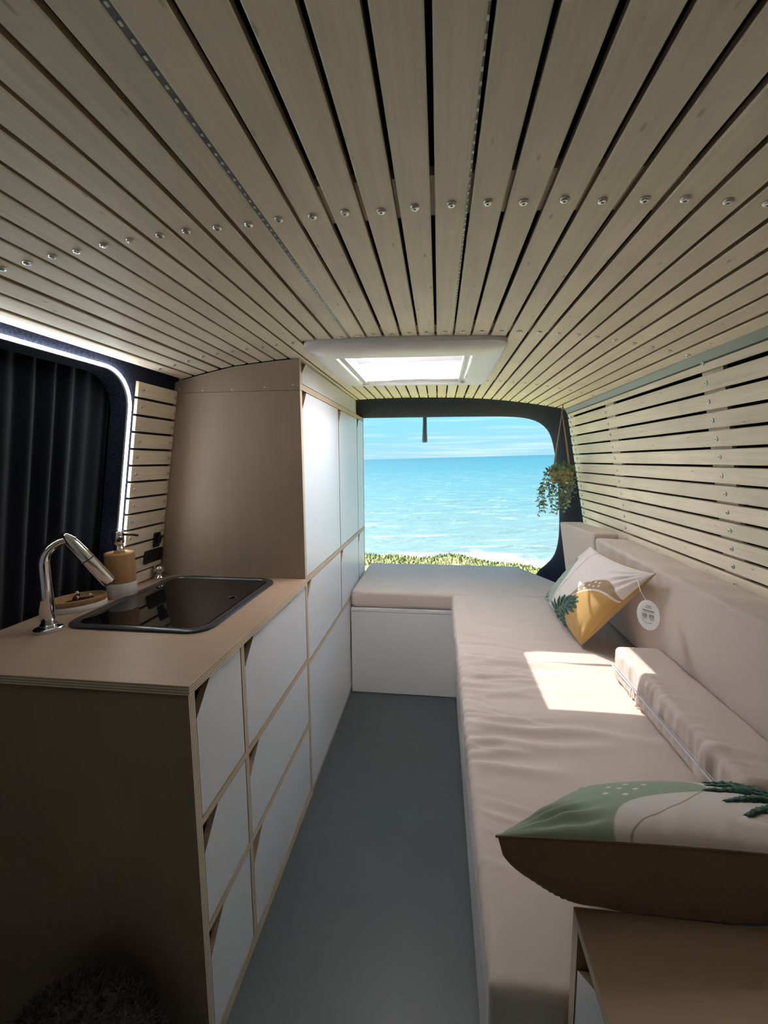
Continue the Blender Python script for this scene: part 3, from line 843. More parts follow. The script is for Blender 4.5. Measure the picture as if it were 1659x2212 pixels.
tbox('back_panel', (-1.04, TY0+.023, .0), (-1.0, TY1, 1.76), [M['recess']])
tbox('plinth', (-1.0, TY0+.023, 0), (XF-.004, TY1, .022), [M['pe_z']])
fr = lambda a, b, c, d, **k: front(tcab, a, b, c, d, o=OT, name='door', **k)
# upper flap: top edge follows the ceiling
fr(TY0+.023, 2.700, 1.690, zc(XF)-.004, cy=.055, cz=.045)
fr(TY0+.023, 2.228, .940, 1.668, cy=.055, cz=.068)
fr(2.236, 2.746, .940, 1.668, cy=.055, cz=.068)
fr(2.754, TY1-.012, .940, 1.668, cy=.045, cz=.06)
fr(TY0+.023, 2.228, .590, .918, cy=.055, cz=.068)
fr(2.236, 2.746, .590, .918, cy=.055, cz=.068)
fr(2.754, TY1-.012, .590, .918, cy=.045, cz=.06)
mb = MB().box((-.016, .026, .024), (-.001, 2.96-TY0, .569)); bevel(mb.build('kick_panel', M['white'], tcab), .001)
tag(tcab, 'tall white cupboard with plywood side from worktop to ceiling', 'cupboard')

# ================================================================== rear bed platform
BY = 2.440
bb = empty('bed_platform', (-.20, BY, 0))
ob = (-.20, BY, 0)
kbox('front_panel', (-.510, BY, .004), (.86, BY+.018, .510), [M['white2']], bb, 0, ob, .001)
kbox('top_board', (-.510, BY-.002, .512), (.63, 2.97, .531), [M['white2']], bb, 0, ob, .001)
kbox('end_support', (-.512, BY+.02, .004), (-.495, 2.97, .510), [M['white2']], bb, 0, ob)
kbox('rear_panel', (-.512, 2.95, .004), (.63, 2.97, .510), [M['white2']], bb, 0, ob)
tag(bb, 'low white bed platform across the back of the van', 'bed base')

def bed_disp(P, N):
    P = P.copy(); top = np.clip(N[:, 2], 0, 1)
    # a few creases pressed into the top
    for (x0, y0, x1, y1, a) in ((.20, 2.72, .36, 2.70, .004), (.22, 2.66, .42, 2.60, .005), (.47, 2.80, .56, 2.62, .004), (.22, 2.62, .34, 2.615, .003)):
        d = np.array([x1-x0, y1-y0]); L = np.linalg.norm(d); d /= L
        t = (P[:, 0]-x0)*d[0] + (P[:, 1]-y0)*d[1]; s = -(P[:, 0]-x0)*d[1] + (P[:, 1]-y0)*d[0]
        P[:, 2] += top*a*np.exp(-(s/.010)**2)*np.exp(-(np.maximum(0, np.abs(t-L/2)-L/2)/.02)**2)
    # rear right corner cut away beside the pillar
    k = np.clip((P[:, 0] - .56)/.2, 0, 1)
    P[:, 1] -= k*np.clip((P[:, 1]-2.5)/.6, 0, 1)*.46
    e_ = np.exp(-((P[:, 0]+.49)/.03)**2) * np.exp(-((P[:, 1]-2.45)/.06)**2)
    P[:, 1] += e_*.0025*np.sin(P[:, 2]*420)
    return P
bc = cushion('bed_cushion', (-.512, 2.445, .532), (.840, 3.165, .634), .022, M['fabric'], res=.02, disp=bed_disp)
tag(bc, 'beige bed cushion on the rear platform before the sea view', 'cushion')

# ================================================================== bench on the right
be = empty('bench', (.5, 1.5, 0)); ob2 = (.5, 1.5, 0)
kbox('front_panel', (.115, .562, .004), (.133, BY-.004, .530), [M['white2']], be, 0, ob2)
kbox('end_panel', (.133, .562, .004), (.90, .580, .530), [M['white2']], be, 0, ob2)
kbox('top_board', (.133, .580, .512), (.93, BY-.004, .530), [M['white2']], be, 0, ob2)
tag(be, 'white bench base under the long seat cushion', 'bench')

rw = random.Random(11)
ridges = []
for i in range(46):
    y0 = rw.uniform(.75, 2.30); 
    dens = math.exp(-((y0-1.55)/.55)**2)
    ridges.append((y0, rw.uniform(-.28, .10), rw.uniform(.005, .011), rw.uniform(.0022, .0055)*(.45+.55*dens), rw.uniform(.06, .42)*(.5+.5*dens), rw.uniform(0, 6), rw.choice((1, 1, 1, -1))))
long_r = [(1.63, -.10, .016, .007, .55, 1.0, 1), (1.20, -.05, .018, .0075, .62, 2.0, 1), (1.12, .02, .016, .006, .45, 0.5, 1), (1.86, -.22, .014, .007, .42, 0.2, 1), (1.50, -.06, .013, .0055, .34, 4.0, 1), (1.02, .05, .015, .006, .25, 1.5, 1), (1.38, .10, .016, .006, .48, 2.6, 1)]
def seat_disp(P, N):
    P = P.copy(); top = np.clip(N[:, 2], 0, 1); fr_ = np.clip(-N[:, 0], 0, 1)
    X = P[:, 0] - .085
    dz = np.zeros(len(P))
    for (y0, sl, w, a, L, ph, sg) in ridges + long_r:
        yc = y0 + sl*X + .010*np.sin(X*18+ph)
        ww = w*(1+.6*X/L)
        prof = np.exp(-((P[:, 1]-yc)/ww)**2) - .45*np.exp(-((P[:, 1]-yc-1.7*ww)/(1.2*ww))**2)
        fade = np.where(X < L, np.cos(np.clip(X/L, 0, 1)*math.pi/2)**.7, 0)*np.clip(.55+X*6, 0, 1)
        dz += sg*2.0*a*prof*fade
    # fine gathers along the front edge
    g = .0016*np.sin(P[:, 1]*150+3*np.sin(P[:, 1]*13))*np.exp(-X/.045)*np.clip(1.3-abs(P[:, 1]-1.5)/.9, 0, 1)
    P[:, 2] += top*(dz + g)
    P[:, 0] -= fr_*(.5*dz + g)*np.clip((P[:, 2]-.55)/.07, 0, 1)
    P[:, 2] += top*.004*np.sin(np.clip((P[:, 0]-.08)/.72, 0, 1)*math.pi)
    return P
sc_ = cushion('seat_cushion', (.082, .560, .531), (.840, 2.441, .631), .016, M['fabric'], res=.0065, disp=seat_disp)
tag(sc_, 'long wrinkled beige seat cushion along the right bench', 'cushion')

# backrest cushions lean on the sloping wall
def lean(P, x_top_front, z0=.634, z1=1.036, k=.185):
    P = P.copy(); P[:, 0] += (z1 - P[:, 2])*k; return P
def back_disp(P, N):
    P0 = P.copy(); P = lean(P, 0)
    f = np.clip(-N[:, 0], 0, 1); t = np.clip(N[:, 2], 0, 1)
    up = np.clip((P0[:, 2]-.80)/.2, 0, 1)
    y = P0[:, 1]
    P[:, 0] -= f*.0030*up*(np.sin(y*46+2*np.sin(y*7))*np.exp(-((y-1.75)/.5)**2)) + f*.006*np.exp(-((y-1.505)/.02)**2)*up
    P[:, 2] += t*.0022*np.sin(y*31+P0[:, 0]*20+2*np.sin(y*5))
    P[:, 0] -= f*.010*np.sin(np.clip((y-.6)/1.48, 0, 1)*math.pi)*np.sin(np.clip((P0[:, 2]-.634)/.4, 0, 1)*math.pi)
    return P
br = cushion('backrest_cushion', (.722, .60, .640), (.862, 2.085, 1.036), .014, M['fabric'], res=.014, disp=back_disp)
tag(br, 'long beige backrest cushion leaning on the slatted wall', 'cushion')
def back2_disp(P, N):
    z1 = 1.058; P0 = P.copy()
    P = P.copy(); P[:, 0] += (z1 - P[:, 2])*.155
    P[:, 0] -= (P[:, 1]-2.13)*.14
    return P
br2 = cushion('backrest_cushion', (.715, 2.105, .645), (.832, 2.470, 1.058), .010, M['fabric'], res=.02, disp=back2_disp)
tag(br2, 'short tall beige backrest cushion in the rear corner', 'cushion')

# loose bolster with a zip along its front
GATHERS = [(rw.uniform(.86, 1.52), rw.uniform(.004, .009), rw.uniform(.35, 1.2), rw.uniform(-.035, .015)) for _ in range(44)]
def bol_disp(P, N):
    P0 = P.copy(); P = P.copy(); f = np.clip(-N[:, 0], 0, 1); t = np.clip(N[:, 2], 0, 1); y = P0[:, 1]
    zz = (P0[:, 2]-.640)/.114
    w = np.zeros(len(P)); w2 = np.zeros(len(P))
    for (y0, wd, am, tl) in GATHERS:
        g = am*np.exp(-((y - y0 - tl*(zz-.5) + .25*(P0[:, 0]-.613))/wd)**2)
        w += g; w2 += g
    w -= .5; w2 -= .5
    P[:, 0] -= f*(.0050*w*np.clip(.35+np.abs(np.sin(zz*math.pi)), 0, 1))
    edge = np.exp(-(P0[:, 0]-.613)/.045)
    P[:, 2] += t*edge*(.0050*w2)*np.clip((1.50-y)/.1, 0, 1)
    P[:, 0] += f*.0015*np.exp(-((zz-.42)/.07)**2)
    return P
bo = empty('bolster_cushion', (.7, 1.1, .634))
bl = cushion('cover', (.613-.7, .88-1.1, .006), (.768-.7, 1.535-1.1, .120), .020, M['fabric'], bo, res=.0075,
             disp=lambda P, N: bol_disp(P + np.array([.7, 1.1, .634]), N) - np.array([.7, 1.1, .634]))
mb = MB(); zy = np.linspace(.90, 1.515, 100)
zx = .6065
pts = [(zx-.7, y-1.1, .0545) for y in zy]
MB().tube(pts, .0028, 6).build('zip', M['zip'], bo)
MB().tube([(zx-.7+.002, y-1.1, .0615) for y in zy], .0013, 5).build('zip_tape', M['zip'], bo)
for yy in (1.360, 1.345):
    zp = MB().box((zx-.7-.0050, yy-1.1-.005, .0505), (zx-.7+.002, yy-1.1+.005, .0585)).build('zip_slider', M['steel'], bo)
    bevel(zp, .001)
    bevel(MB().box((zx-.7-.0060, yy-1.1-.0035, .024), (zx-.7-.0042, yy-1.1+.0035, .0515)).build('pull_tab', M['steel'], zp), .0005)
tag(bo, 'loose beige bolster cushion with zip lying on the seat', 'cushion')

# ================================================================== pillows
def inpoly(px, py, poly):
    c = np.zeros(px.shape, bool); n = len(poly); j = n-1
    for i in range(n):
        xi, yi = poly[i]; xj, yj = poly[j]
        cond = ((yi > py) != (yj > py)) & (px < (xj-xi)*(py-yi)/((yj-yi) if yj != yi else 1e-9)+xi)
        c ^= cond; j = i
    return c
def curve(pts, n=60):
    """Catmull-Rom through points"""
    P = np.array(pts, float); P = np.vstack([2*P[0]-P[1], P, 2*P[-1]-P[-2]]); out = []
    m_ = len(P)-3
    for i in range(m_):
        p0, p1, p2, p3 = P[i:i+4]
        for t in np.linspace(0, 1, max(4, n//m_), endpoint=False):
            out.append(.5*((2*p1)+(-p0+p2)*t+(2*p0-5*p1+4*p2-p3)*t*t+(-p0+3*p1-3*p2+p3)*t**3))
    out.append(P[-2]); return np.array(out)
def near_line(u, v, pts, w):
    d = np.full(u.shape, 9.)
    for a, b in zip(pts[:-1], pts[1:]):
        ab = b-a; L = ab@ab + 1e-12
        t = np.clip(((u-a[0])*ab[0]+(v-a[1])*ab[1])/L, 0, 1)
        d = np.minimum(d, np.hypot(u-a[0]-t*ab[0], v-a[1]-t*ab[1]))
    return d < w
C_WHITE = np.array([.68, .62, .60]); C_SAGE = np.array([.27, .345, .265]); C_TAN = np.array([.33, .235, .135]); C_OCH = np.array([.45, .275, .085]); C_LINE = np.array([.30, .25, .20])
GREEN_B = curve([(.0, .86), (.05, .78), (.10, .66), (.12, .52), (.125, .38), (.13, .28), (.125, .19), (.085, .11), (.03, .05), (-.05, .02)])
LINE = curve([(.06, 1.02), (.12, .86), (.15, .72), (.155, .57), (.145, .43), (.135, .31), (.125, .20), (.10, .08), (.09, -.02)])
ARCH = curve([(.30, .42), (.37, .48), (.40, .58), (.43, .70), (.52, .78), (.65, .83), (.79, .82), (.92, .77), (1.03, .71)])
ARCH_IN = curve([(.40, .48), (.43, .54), (.49, .62), (.58, .68), (.70, .715), (.86, .72), (1.04, .69)])
DOTS1 = [(.49,.76),(.56,.775),(.62,.785),(.45,.695),(.52,.72),(.445,.63),(.50,.67),(.59,.73),(.655,.755)]
DOTS2 = [(.075,.28),(.105,.30),(.07,.235),(.105,.25),(.07,.19),(.10,.20),(.095,.155)]
def print_colour(u, v):
    col = np.tile(C_WHITE, (*u.shape, 1))
    g = inpoly(u, v, [tuple(p) for p in GREEN_B] + [(-.3, .0), (-.3, .86)]); col[g] = C_SAGE
    a = inpoly(u, v, [(.30, -.3), (.26, .0), (.24, .25)] + [tuple(p) for p in ARCH] + [(1.4, .70), (1.4, -.3)]); col[a] = C_TAN
    b = inpoly(u, v, [(.30, -.3), (.27, .0), (.26, .25), (.33, .42)] + [tuple(p) for p in ARCH_IN] + [(1.4, .68), (1.4, -.3)]); col[b] = C_OCH
    col[near_line(u, v, ARCH_IN, .0085)] = C_WHITE
    col[near_line(u, v, LINE, .0035)] = C_LINE
    for L, r in ((DOTS1, .0125), (DOTS2, .0095)):
        for (x, y) in L: col[np.hypot((u-x), (v-y)*1.1) < r] = C_WHITE*1.1
    return col

N_EDGE = curve([(.30, 1.25), (.315, 1.02), (.325, .90), (.36, .80), (.44, .72), (.52, .665), (.605, .60), (.62, .50), (.58, .38), (.50, .28), (.42, .12), (.40, -.2)])
N_LINE = curve([(.33, 1.08), (.36, 1.0), (.40, .945), (.455, .885), (.53, .78), (.605, .60)])
N_DOTS = [(.275, .69), (.315, .60), (.345, .71), (.375, .62), (.33, .50), (.40, .52), (.27, .56)]
def print_near(u, v):
    col = np.tile(C_WHITE, (*u.shape, 1))
    col[inpoly(u, v, [tuple(p) for p in N_EDGE] + [(-.3, -.2), (-.3, 1.25)])] = C_SAGE
    col[inpoly(u, v, [(.80, -.3), (.78, .2), (.86, .55), (.97, .80), (1.3, .9), (1.3, -.3)])] = C_OCH
    col[near_line(u, v, N_LINE, .0030)] = C_LINE
    for (x, y) in N_DOTS: col[np.hypot((u-x)*1.25, (v-y)*.75) < .0130] = C_WHITE*1.1
    return col
NEAR_TIPS = [((.93, .50), (.605, .60)), ((.95, .58), (.655, .735)), ((.96, .66), (.70, .86)), ((.98, .74), (.78, .93)), ((.90, .42), (.62, .45)), ((.88, .34), (.62, .33)), ((.86, .26), (.66, .22)), ((.94, .50), (.99, .25)), ((.97, .62), (.995, .45))]
NEAR_STEM = [(.85, .20), (.90, .40), (.96, .62), (.985, .80)]

FU = ([-.3, 0, .10, .30, .48, .72, 1, 1.3], [-.3, -.12, -.03, .11, .25, .56, 1, 1.3])
FV = ([-.3, 0, .25, .5, .75, 1, 1.3], [-.3, 0, .31, .58, .80, 1, 1.3])
def fabric_vcol(name):
    mt, n, b = newmat(name); b.inputs['Roughness'].default_value = .85; b.inputs['Specular IOR Level'].default_value = .15; b.inputs['Sheen Weight'].default_value = .2
    at = N_(n, 'ShaderNodeAttribute'); at.attribute_name = 'print'; n.links.new(at.outputs['Color'], b.inputs['Base Color'])
    tc = N_(n, 'ShaderNodeTexCoord'); z = N_(n, 'ShaderNodeTexNoise'); z.inputs['Scale'].default_value = 700; n.links.new(tc.outputs['Object'], z.inputs[0])
    u = N_(n, 'ShaderNodeBump'); u.inputs['Strength'].default_value = .2; u.inputs['Distance'].default_value = .001
    n.links.new(z.outputs['Fac'], u.inputs['Height']); n.links.new(u.outputs[0], b.inputs['Normal'])
    return mt
M['print'] = fabric_vcol('printed_cotton')
M['pillow_back_shaded'] = plain('shaded_ochre_cotton', (.20, .125, .078), .85, spec=.15, noise=.06, nscale=500, sheen=.2)  # ochre back cloth darkened to carry the shade of the near underside
M['pillow_back'] = plain('ochre_cotton', (.40, .25, .085), .85, spec=.15, noise=.06, nscale=500, sheen=.2)

class Pillow:
    def __init__(s, B, A, Cc, D, th, side, pinch=.10, tb=None, eb=.46, near=False, back='pillow_back'):
        """corners B(0,0) A(1,0) C(0,1) D(1,1); th half thickness; side +1/-1 flips the printed face"""
        s.c = [np.array(q, float) for q in (B, A, Cc, D)]; s.th = th; s.pinch = pinch; s.tb = tb or th; s.eb = eb; s.near = near; s.back = back
        n = np.cross(s.c[1]-s.c[0], s.c[2]-s.c[0]); s.n = side*n/np.linalg.norm(n)
        s.ctr = sum(s.c)/4
    def base(s, u, v):
        # edges bow inwards between the corners
        p = s.pinch
        uu = u + (0.5-u)*p*4*v*(1-v)*np.abs(2*u-1)**2.0
        vv = v + (0.5-v)*p*4*u*(1-u)*np.abs(2*v-1)**2.0
        B, A, Cc, D = s.c; uu = uu[..., None]; vv = vv[..., None]
        return B*(1-uu)*(1-vv) + A*uu*(1-vv) + Cc*(1-uu)*vv + D*uu*vv
    def h(s, u, v, front=True):
        a = np.clip(1-(2*u-1)**2, 0, 1); b = np.clip(1-(2*v-1)**2, 0, 1)
        e_ = (a*b)**(.46 if front else s.eb)
        wr_ = 0
        # tension folds running out of the corners and small puckers at the seams
        for (cu_, cv_, k) in ((0, 0, 1.), (1, 0, .6), (0, 1, 1.2), (1, 1, 1.0)):
            r = np.hypot(u-cu_, v-cv_)+1e-6; an = np.arctan2(np.abs(v-cv_), np.abs(u-cu_))
            wr_ = wr_ + k*.0045*np.sin(an*17+cu_*2+cv_)*np.exp(-((r-.17)/.11)**2)
        pk = .0022*np.sin(u*70+2*np.sin(u*11))*np.exp(-((1-v)/.09)) + .0012*np.sin(v*60)*np.exp(-u/.07)
        return (s.th if front else s.tb)*e_ + (wr_+pk)*np.clip(a*b*6, 0, 1)
    def P(s, u, v, front=True, off=0.0):
        u = np.asarray(u, float); v = np.asarray(v, float)
        sg = 1 if front else -1
        return s.base(u, v) + (sg*(s.h(u, v, front)+off))[..., None]*s.n
    def build(s, name, label, group=None, n=220):
        loc = s.P(np.array(.5), np.array(.5), False)
        t = empty(name, tuple(loc)); s.root = t; L = np.array(loc)
        def par(k): 
            x = np.linspace(0, 1, k); return .5-.5*np.cos(math.pi*x)*(.35) - (.15)*np.cos(math.pi*x) if False else (x*.55 + .45*(.5-.5*np.cos(math.pi*x)))
        g = par(n); U, V = np.meshgrid(g, g, indexing='ij')
        side = np.dot(np.cross(s.c[1]-s.c[0], s.c[2]-s.c[0]), s.n) < 0
        me = grid_mesh(s.P(U, V) - L, name='printed_front', mats=[M['print']], flip=side)
        col = np.ones((n, n, 4))
        acc = np.zeros((n, n, 3)); d = .5/n
        for (a, b) in ((-d/2, -d/2), (d/2, -d/2), (-d/2, d/2), (d/2, d/2)): acc += (print_near(U+a, V+b) if s.near else print_colour(np.interp(U+a, FU[0], FU[1]), np.interp(V+b, FV[0], FV[1])))
        col[..., :3] = acc/4
        ca = me.color_attributes.new('print', 'FLOAT_COLOR', 'POINT'); ca.data.foreach_set('color', col.astype(np.float32).ravel())
        link('printed_front', me, t)
        g = par(70); U, V = np.meshgrid(g, g, indexing='ij')
        link('plain_back', grid_mesh(s.P(U, V, False) - L, name='plain_back', mats=[M[s.back]], flip=not side), t)
        # piping along the seam
        e_ = []
        q = np.linspace(0, 1, 40)
        for (uu, vv) in ((q, 0*q), (0*q+1, q), (1-q, 0*q+1), (0*q, 1-q)): e_.append(s.P(uu, vv)[:-1])
        e_ = np.vstack(e_) - L
        MB().tube([tuple(p) for p in e_] + [tuple(e_[0])], .0016, 5).build('seam', M[s.back], t)
        s.leaf(t, L)
        return tag(t, label, 'pillow', group)
    def leaf(s, t, L):
        """tufted palm leaf: one raised strand per leaflet"""
        stem = curve([(.70, .00), (.60, .05), (.48, .085), (.36, .12), (.31, .17), (.34, .26), (.40, .36), (.46, .45)], 40)
        tips = [((.305,.16),(.14,.20)), ((.31,.20),(.165,.31)), ((.33,.25),(.23,.41)), ((.355,.29),(.31,.48)), ((.385,.33),(.42,.53)), ((.42,.385),(.53,.565)),
                ((.42,.385),(.595,.525)), ((.395,.34),(.635,.45)), ((.37,.30),(.655,.37)), ((.35,.26),(.585,.29)), ((.325,.20),(.52,.22)),
                ((.34,.135),(.56,.165)), ((.42,.105),(.595,.105)), ((.50,.08),(.64,.055)), ((.315,.165),(.235,.09)), ((.36,.12),(.30,.04)), ((.42,.10),(.40,.01)), ((.50,.08),(.52,.0))]
        if s.near: stem = curve(NEAR_STEM, 40); tips = NEAR_TIPS
        parts = [(stem, .007)]
        for (a, b) in tips:
            a = np.array(a); b = np.array(b); mid = (a+b)/2 + np.array([-(b-a)[1], (b-a)[0]])*.10
            parts.append((curve([a, mid, b], 24), .027 if s.near else .0180))
        grp = empty  # noqa
        lf = None
        size = np.linalg.norm(s.c[1]-s.c[0])
        for k, (pl, w) in enumerate(parts):
            if not s.near: pl = np.column_stack([np.interp(pl[:, 0], FU[1], FU[0]), np.interp(pl[:, 1], FV[1], FV[0])])
            pl = np.clip(pl, .004, .996)
            n_ = len(pl); tt = np.linspace(0, 1, n_)
            rad = w*size*np.clip(np.sin(np.clip(tt*.86+.14, 0, 1)*math.pi)**.5, .25, 1)*(1+.25*rng.standard_normal(n_)*.6)
            C0 = s.P(pl[:, 0], pl[:, 1], True, 0.0) - L
            ang = np.linspace(0, 2*math.pi, 10, endpoint=False)
            T = np.gradient(C0, axis=0); T /= np.linalg.norm(T, axis=1, keepdims=True)
            Sd = np.cross(T, s.n); Sd /= np.linalg.norm(Sd, axis=1, keepdims=True); Nn = np.cross(Sd, T)
            Nn *= np.sign((Nn@s.n))[:, None]
            jit = 1+.16*rng.standard_normal((n_, 10))
            R = C0[:, None] + (Sd[:, None]*np.cos(ang)[None, :, None] + Nn[:, None]*.62*np.sin(ang)[None, :, None])*(rad[:, None]*jit)[..., None]
            V = R.reshape(-1, 3); F = []
            for i in range(n_-1):
                for j in range(10): F.append((i*10+j, i*10+(j+1) % 10, i*10+10+(j+1) % 10, i*10+10+j))
            mb = MB(); mb.add(V.tolist(), F, 0, True)
            if k == 0: lf = mb.build('tufted_leaf', M['tuft'], t)
            else: mb.build('leaflet', M['tuft'], lf)

pfar = Pillow((.560, 2.290, .672), (.580, 1.760, .648), (.662, 1.950, 1.022), (.682, 1.423, 1.040), .072, 1, .09)
pt = pfar.build('throw_pillow', 'printed pillow with swing tag leaning on the backrest', 'palm leaf pillows', 220)
# swing tag on its string
def swing_tag(t, L):
    a = Vector(pfar.P(np.array(.985), np.array(.90))) - L
    ctr = Vector((.655, 1.395, .915)) - L
    top = ctr + Vector((-.006, .010, .046))
    MB().tube([a, a + Vector((-.01, -.004, .006)), (a+top)/2 + Vector((-.006, 0, -.004)), top], .0012, 5).build('string', M['paper'], t)
    MB().tube([a + Vector((.012, .01, .012)), a, a + Vector((-.004, .02, -.012)), a + Vector((.006, .03, -.02))], .0012, 5).build('string_knot', M['paper'], t)
    nrm = Vector((-.72, -.62, .30)).normalized(); right = nrm.cross(Vector((0, 0, 1))).normalized() * -1; up = right.cross(nrm).normalized()*1
    if up.z < 0: up = -up
    if right.x < 0: right = -right
    up = (up + right*-.18).normalized()
    disc = []
    for k in range(36):
        an = 2*math.pi*k/36; disc.append(ctr + right*(.034*math.cos(an)) + up*(.046*math.sin(an)))
    n = 36
    mb = MB(); V = disc + [p - nrm*.0012 for p in disc]
    mb.add(V, [tuple(range(n)), tuple(range(2*n-1, n-1, -1))] + [(i, n+i, n+(i+1) % n, (i+1) % n) for i in range(n)])
    tg = mb.build('swing_tag', M['paper'], t); tg['label'] = 'round white card tag'
    mk = MB()
    def bar(x0, x1, y0, y1):
        q = [ctr + nrm*.0006 + right*x + up*y for (x, y) in ((x0, y0), (x1, y0), (x1, y1), (x0, y1))]
        mk.add(q, [(0, 1, 2, 3)])
    for (x0, x1, y, h) in ((-.006,.008,.027,.0016), (-.009,.010,.022,.0014), (-.017,.018,.012,.0022), (-.014,.016,.008,.0012), (-.016,-.004,-.013,.0012), (.004,.018,-.010,.0012), (.006,.018,-.014,.0012)):
        bar(x0, x1, y, y+h)
    x = -.018
    r_ = random.Random(4)
    while x < -.003:
        w = r_.choice((.0006, .0010, .0016)); bar(x, x+w, -.009, .003); x += w + r_.choice((.0008, .0012))
    for k in range(5): bar(.003+k*.003, .0045+k*.003, -.007, .003)
    for k in range(10):
        an = math.radians(200+k*12); bar(.017*math.cos(an)-.001, .017*math.cos(an)+.0012, -.012+.014*math.sin(an), -.0105+.014*math.sin(an))
    mk.build('print', M['ink'], tg)
swing_tag(pt, Vector(pt.location))

pnear = Pillow((.285, .88, .685), (.69, .855, .735), (.083, .552, .885), (.58, .575, .875), .052, -1, .10, .107, .24, True, 'pillow_back_shaded')
pnear.build('throw_pillow', 'printed pillow in the foreground lying over the plywood box', 'palm leaf pillows', 300)

# ================================================================== plywood box in the foreground
bx_ = empty('storage_box', (.190, .30, 0)); ob3 = (.190, .30, 0)
ZB = .788
kbox('top_board', (.190, .02, ZB-.016), (.90, .554, ZB), [M['ply'], M['pe_z']], bx_, [0, 0, 1, 1, 1, 1], ob3)
kbox('end_panel', (.190, .533, 0), (.90, .554, ZB-.016), [M['ply_v'], M['pe_y']], bx_, [1, 1, 0, 1, 0, 1], ob3)
kbox('end_panel', (.190, .02, 0), (.90, .041, ZB-.016), [M['ply_v'], M['pe_y']], bx_, [1, 1, 0, 1, 0, 1], ob3)
kbox('plinth', (.190, .041, 0), (.88, .533, .03), [M['pe_z']], bx_, 0, ob3)
kbox('back_panel', (.87, .041, .03), (.89, .533, ZB-.016), [M['recess']], bx_, 0, ob3)
def front_left(y0, y1, z0, z1, cy=.058, cz=.050):
    a, b, c, d = y0+.003, y1-.003, z0+.003, z1-.003
    poly = [(a, c), (b, c), (b, d-cz), (b-cy, d), (a, d)]
    mb = MB(); mb.prism([(p[0]-ob3[1], p[1]) for p in poly], 'x', .001, .017, 1, 0)
    f = mb.build('drawer', [M['white'], M['recess']], bx_)
    bm = bmesh.new(); bm.from_mesh(f.data); bmesh.ops.recalc_face_normals(bm, faces=bm.faces); bm.to_mesh(f.data); bm.free()
    tri = [(b-cy-.03, d), (b, d), (b, d-cz-.03)]
    MB().prism([(p[0]-ob3[1], p[1]) for p in tri], 'x', .050, .055).build('finger_recess', M['recess'], f)
front_left(.041, .533, .40, ZB-.016); front_left(.041, .533, .03, .38)
kbox('shelf', (.190, .041, .380), (.87, .533, .400), [M['ply'], M['pe_z']], bx_, [0, 0, 1, 1, 1, 1], ob3)
tag(bx_, 'plywood box with white drawer in the near right corner', 'box')

# ================================================================== shaggy pouf, bottom left
pf = empty('shaggy_pouf', (-.69, .615, 0))
cx, cz_, rx, ry, rz_ = 0, .19, .165, .150, .185
th_ = np.linspace(0, math.pi, 20); ph_ = np.linspace(0, 2*math.pi, 33)[:-1]
Pb = np.array([[(rx*.96*math.sin(a)*math.cos(b), ry*.96*math.sin(a)*math.sin(b), max(.002, cz_ - rz_*.96*math.cos(a))) for a in th_] for b in ph_])
link('core', grid_mesh(Pb, closed_u=True, name='core', mats=[M['fleece']]), pf)
mb = MB()
for i in range(5200):
    a = math.acos(rng.uniform(-1, .2)); b = rng.uniform(0, 2*math.pi)
    n_ = Vector((math.sin(a)*math.cos(b), math.sin(a)*math.sin(b), -math.cos(a)))
    p = Vector((n_.x*rx*.95, n_.y*ry*.95, cz_ + n_.z*rz_*.95))
    d = (n_ + Vector(rng.normal(0, .55, 3))).normalized()*rng.uniform(.012, .026)
    s1 = d.cross(Vector(rng.normal(0, 1, 3))).normalized()*.0016; s2 = d.cross(s1).normalized()*.0016
    q = p + d*.6 + Vector(rng.normal(0, .003, 3))
    mb.add([p+s1, p-s1, p+s2, q+s1*.8, q-s1*.8, q+s2*.8, p+d], [(0,1,4,3),(1,2,5,4),(2,0,3,5),(3,4,6),(4,5,6),(5,3,6)])
tag(mb.build('pile', M['fleece'], pf), kind='stuff')
tag(pf, 'dark brown shaggy pouf on the floor by the cabinet end', 'pouf')

# ================================================================== hanging plant
hp = empty('hanging_planter', (.705, 2.60, 1.268))
O = Vector(hp.location)
mb = MB()
mb.lathe([(.045, 0), (.052, .006), (.056, .035), (.060, .068), (.057, .070), (.050, .060), (.03, .055)], n=28)
bk = mb.build('basket', M['basket'], hp)
wv = MB()
for k in range(8):
    z = .006 + k*.0083; rr = .0525 + .0075*k/7 + .0008
    wv.tube([(rr*math.cos(a)+0, rr*math.sin(a), z + .0015*math.sin(a*14 + k*math.pi)) for a in np.linspace(0, 2*math.pi, 57)], .0036, 5, cap=False)
wv.build('weave', M['basket'], bk)
hook = Vector((.692, 2.60, 1.672)) - O
for k, a in enumerate((.4, 2.3, 3.6, 5.2)):
    e_ = Vector((.057*math.cos(a), .057*math.sin(a), .064))
    MB().tube([hook + Vector((0, 0, -.01)), (hook+e_)/2 + Vector((.002*math.cos(a), .002*math.sin(a), 0)), e_], [.0028, .0030, .0034], 6).build('rope', M['jute'], hp)
MB().tube([hook + Vector((0, 0, .075)), hook + Vector((.003, 0, .03)), hook + Vector((0, 0, -.012))], .0042, 7).build('rope_knot', M['jute'], hp)
rv = random.Random(5)
def leaf_quad(mb, p, d, L, w, nrm):
    d = d.normalized(); s = d.cross(nrm)
    if s.length < 1e-4: s = d.cross(Vector((0, 0, 1)))
    s = s.normalized()*w; n_ = d.cross(s).normalized()*w*.35
    a, b, c = p + d*L*.33, p + d*L*.68, p + d*L
    mb.add([p, a+s*.85+n_, a-s*.85+n_, b+s*.8+n_, b-s*.8+n_, c, a, b], [(0,6,1),(0,2,6),(6,7,3,1),(2,4,7,6),(7,5,3),(4,5,7)], rv.choice((0, 0, 1)))
